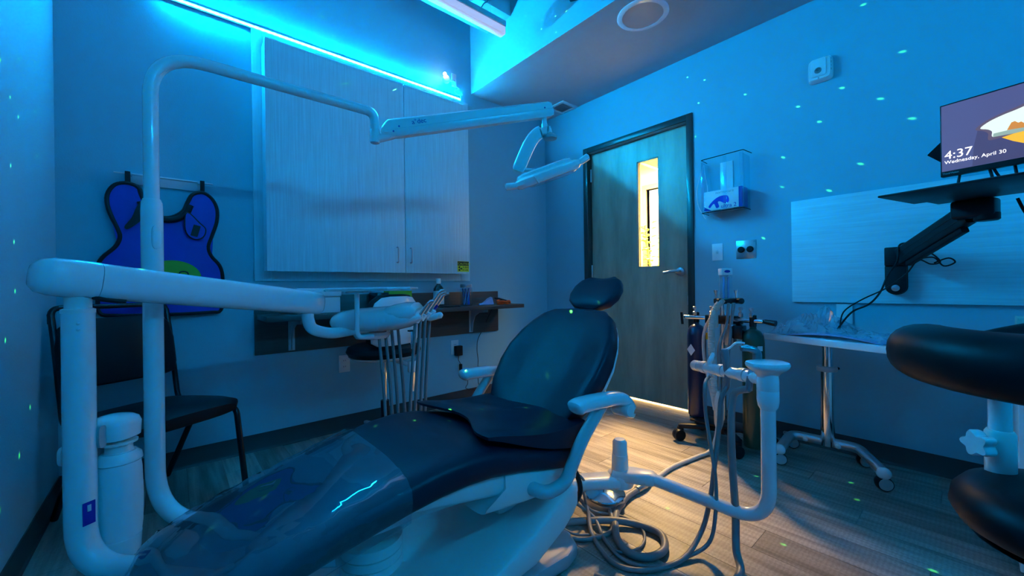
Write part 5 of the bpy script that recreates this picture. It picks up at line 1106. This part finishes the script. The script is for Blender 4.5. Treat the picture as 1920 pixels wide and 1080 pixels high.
kb = obj('clamp_knob', loft(NB(), [[pq-RT*(.028+dd)+FW*(p*k_)+UP*(.580+q*k_) for p, q in [((.026+.005*math.cos(5*t))*math.cos(t), (.026+.005*math.cos(5*t))*math.sin(t)) for t in [2*PI*i/40 for i in range(40)]]] for dd, k_ in ((0, .55), (.006, .9), (.012, 1), (.030, 1), (.034, .9))]), 'white_plastic', fs, 'lobed white clamp knob')
obj('seat_pan', lathe(NB(), [(.03, .372), (.12, .384), (.15, .400), (0, .402)], SO, n=28), 'black_plastic', fs)
obj('gas_lift', tube(NB(), [SO+UP*.07, SO+UP*.38], .024, 18), 'chrome', fs)
for k in range(5):
    a = k*2*PI/5+.9; d = V((math.cos(a), math.sin(a), 0))
    lg = obj('leg', sweep_se(NB(), [SO+d*.02+UP*.085, SO+d*.16+UP*.08, SO+d*.28+UP*.068], [.022, .019, .015], [.018, .014, .010], 3, 16), 'white_plastic', fs)
    obj('caster', lathe(NB(), [(.010, -.018), (.026, -.016), (.027, 0), (.026, .016), (.010, .018)], SO+d*.27+UP*.027, d.cross(UP), 16), 'black_plastic', lg)
sc2 = thing('side_cabinet', 'white side cabinet behind the foreground stool at the right edge', 'cabinet', (2.2, -.42, 0))
obj('body', bx(NB(), 1.955, 2.50, -.75, -.085, .06, .74, .003), 'white_plastic', sc2)
obj('top', bx(NB(), 1.935, 2.52, -.77, -.075, .7405, .762, .003), 'laminate_h', sc2)
obj('plinth', bx(NB(), 1.99, 2.48, -.73, -.10, .001, .06), 'black_plastic', sc2)
for z0_, z1_ in ((.075, .29), (.295, .51), (.515, .73)):
    d = obj('drawer', bx(NB(), 1.937, 1.9545, -.74, -.095, z0_, z1_, .002), 'white_plastic', sc2)
    obj('handle', tube(NB(), [(1.925, -.50, z1_-.05), (1.925, -.33, z1_-.05)], .005, 8), 'steel', d)
tag(obj('tissue_box', bx(NB(), 1.955, 2.07, -.32, -.085, .7625, .835, .003), 'pale_green', origin=(2.0, -.2, .763)), 'flat green box on the side cabinet at the right edge', 'box')

# ================================================================== LASER STARS (projector lamp with a dot mask)
DOTS = [(2.838, .231, 2.122), (2.838, .676, 1.999), (2.838, .96, 2.178), (2.838, 1.259, 2.23), (2.838, 1.284, 2.001), (2.838, .755, 1.718), (2.838, .575, 1.877), (2.838, .398, 1.592), (2.838, .867, 1.238), (2.838, .535, 1.474), (2.838, .316, 1.914), (2.838, .2, 1.772), (2.838, 1.336, 2.443), (2.838, 1.216, 2.375), (2.838, .379, 2.442), (2.838, .472, 2.031), (2.838, .763, 1.54),
        (-.398, 2.208, 1.784), (-.398, 2.434, 1.87), (-.398, 2.003, 1.69), (-.398, 2.576, 1.882), (-.398, 2.1, 1.608), (-.398, 2.424, 1.671), (-.398, 2.191, 1.572), (-.398, 2.565, 1.681), (-.398, 2.448, 1.499), (-.398, 2.096, 1.378), (-.398, 2.488, 1.254), (-.398, 2.121, 1.125), (-.398, 2.126, .959), (-.398, 2.015, .802), (-.398, 2.296, .527), (-.398, 2.151, .392), (-.398, 1.94, .29),
        (1.948, 2.08, 2.885), (1.948, 1.796, 2.736), (1.948, 1.926, 2.716), (1.948, 1.793, 2.628), (1.948, 2.124, 2.672), (1.948, 2.04, 2.603), (1.948, 2.275, 2.589), (1.948, 2.28, 2.643), (1.948, 1.92, 2.775), (1.948, 1.702, 2.718),
        (2.437, .389, 0), (1.681, .46, 0), (2.181, .708, 0), (2.265, .341, 0), (1.889, .096, 0), (1.593, .857, 0),
        (1.33, 1.10, .762), (1.42, 1.13, .947), (1.15, 1.159, .66), (.839, 1.151, .52), (1.0, 1.094, .505), (.616, 1.225, .515), (.505, 1.28, .505), (.05, 1.128, .384), (.16, 1.141, .42), (.97, 1.445, .622), (-.06, 1.60, 1.02), (.74, 1.206, .53), (1.05, .81, .625), (1.433, 1.40, 1.50),
        (.494, 2.768, 2.618), (.857, 2.768, 2.64), (.788, 2.768, 2.735)]
LP = PJ+V((-.012, -.028, .004))
gl_ = bpy.data.lights.new('laser_stars', 'POINT'); gl_.energy = LASER_WATTS; gl_.color = (.10, 1, .12); gl_.shadow_soft_size = 0; gl_.use_nodes = True
nt = gl_.node_tree; em = nt.nodes['Emission']; ge = nt.nodes.new('ShaderNodeNewGeometry'); prev = None
for p in DOTS:
    d = (V(p)-LP).normalized()
    vm = nt.nodes.new('ShaderNodeVectorMath'); vm.operation = 'DISTANCE'; vm.inputs[1].default_value = d*LASER_SIGN; nt.links.new(ge.outputs['Incoming'], vm.inputs[0])
    if prev is None: prev = vm.outputs['Value']; continue
    mn = nt.nodes.new('ShaderNodeMath'); mn.operation = 'MINIMUM'; nt.links.new(prev, mn.inputs[0]); nt.links.new(vm.outputs['Value'], mn.inputs[1]); prev = mn.outputs[0]
mr = nt.nodes.new('ShaderNodeMapRange'); mr.inputs[1].default_value = .0010; mr.inputs[2].default_value = .0030; mr.inputs[3].default_value = 30; mr.inputs[4].default_value = 0
nt.links.new(prev, mr.inputs[0]); nt.links.new(mr.outputs[0], em.inputs['Strength'])
go = bpy.data.objects.new('laser_stars', gl_); COL.objects.link(go); go.location = LP
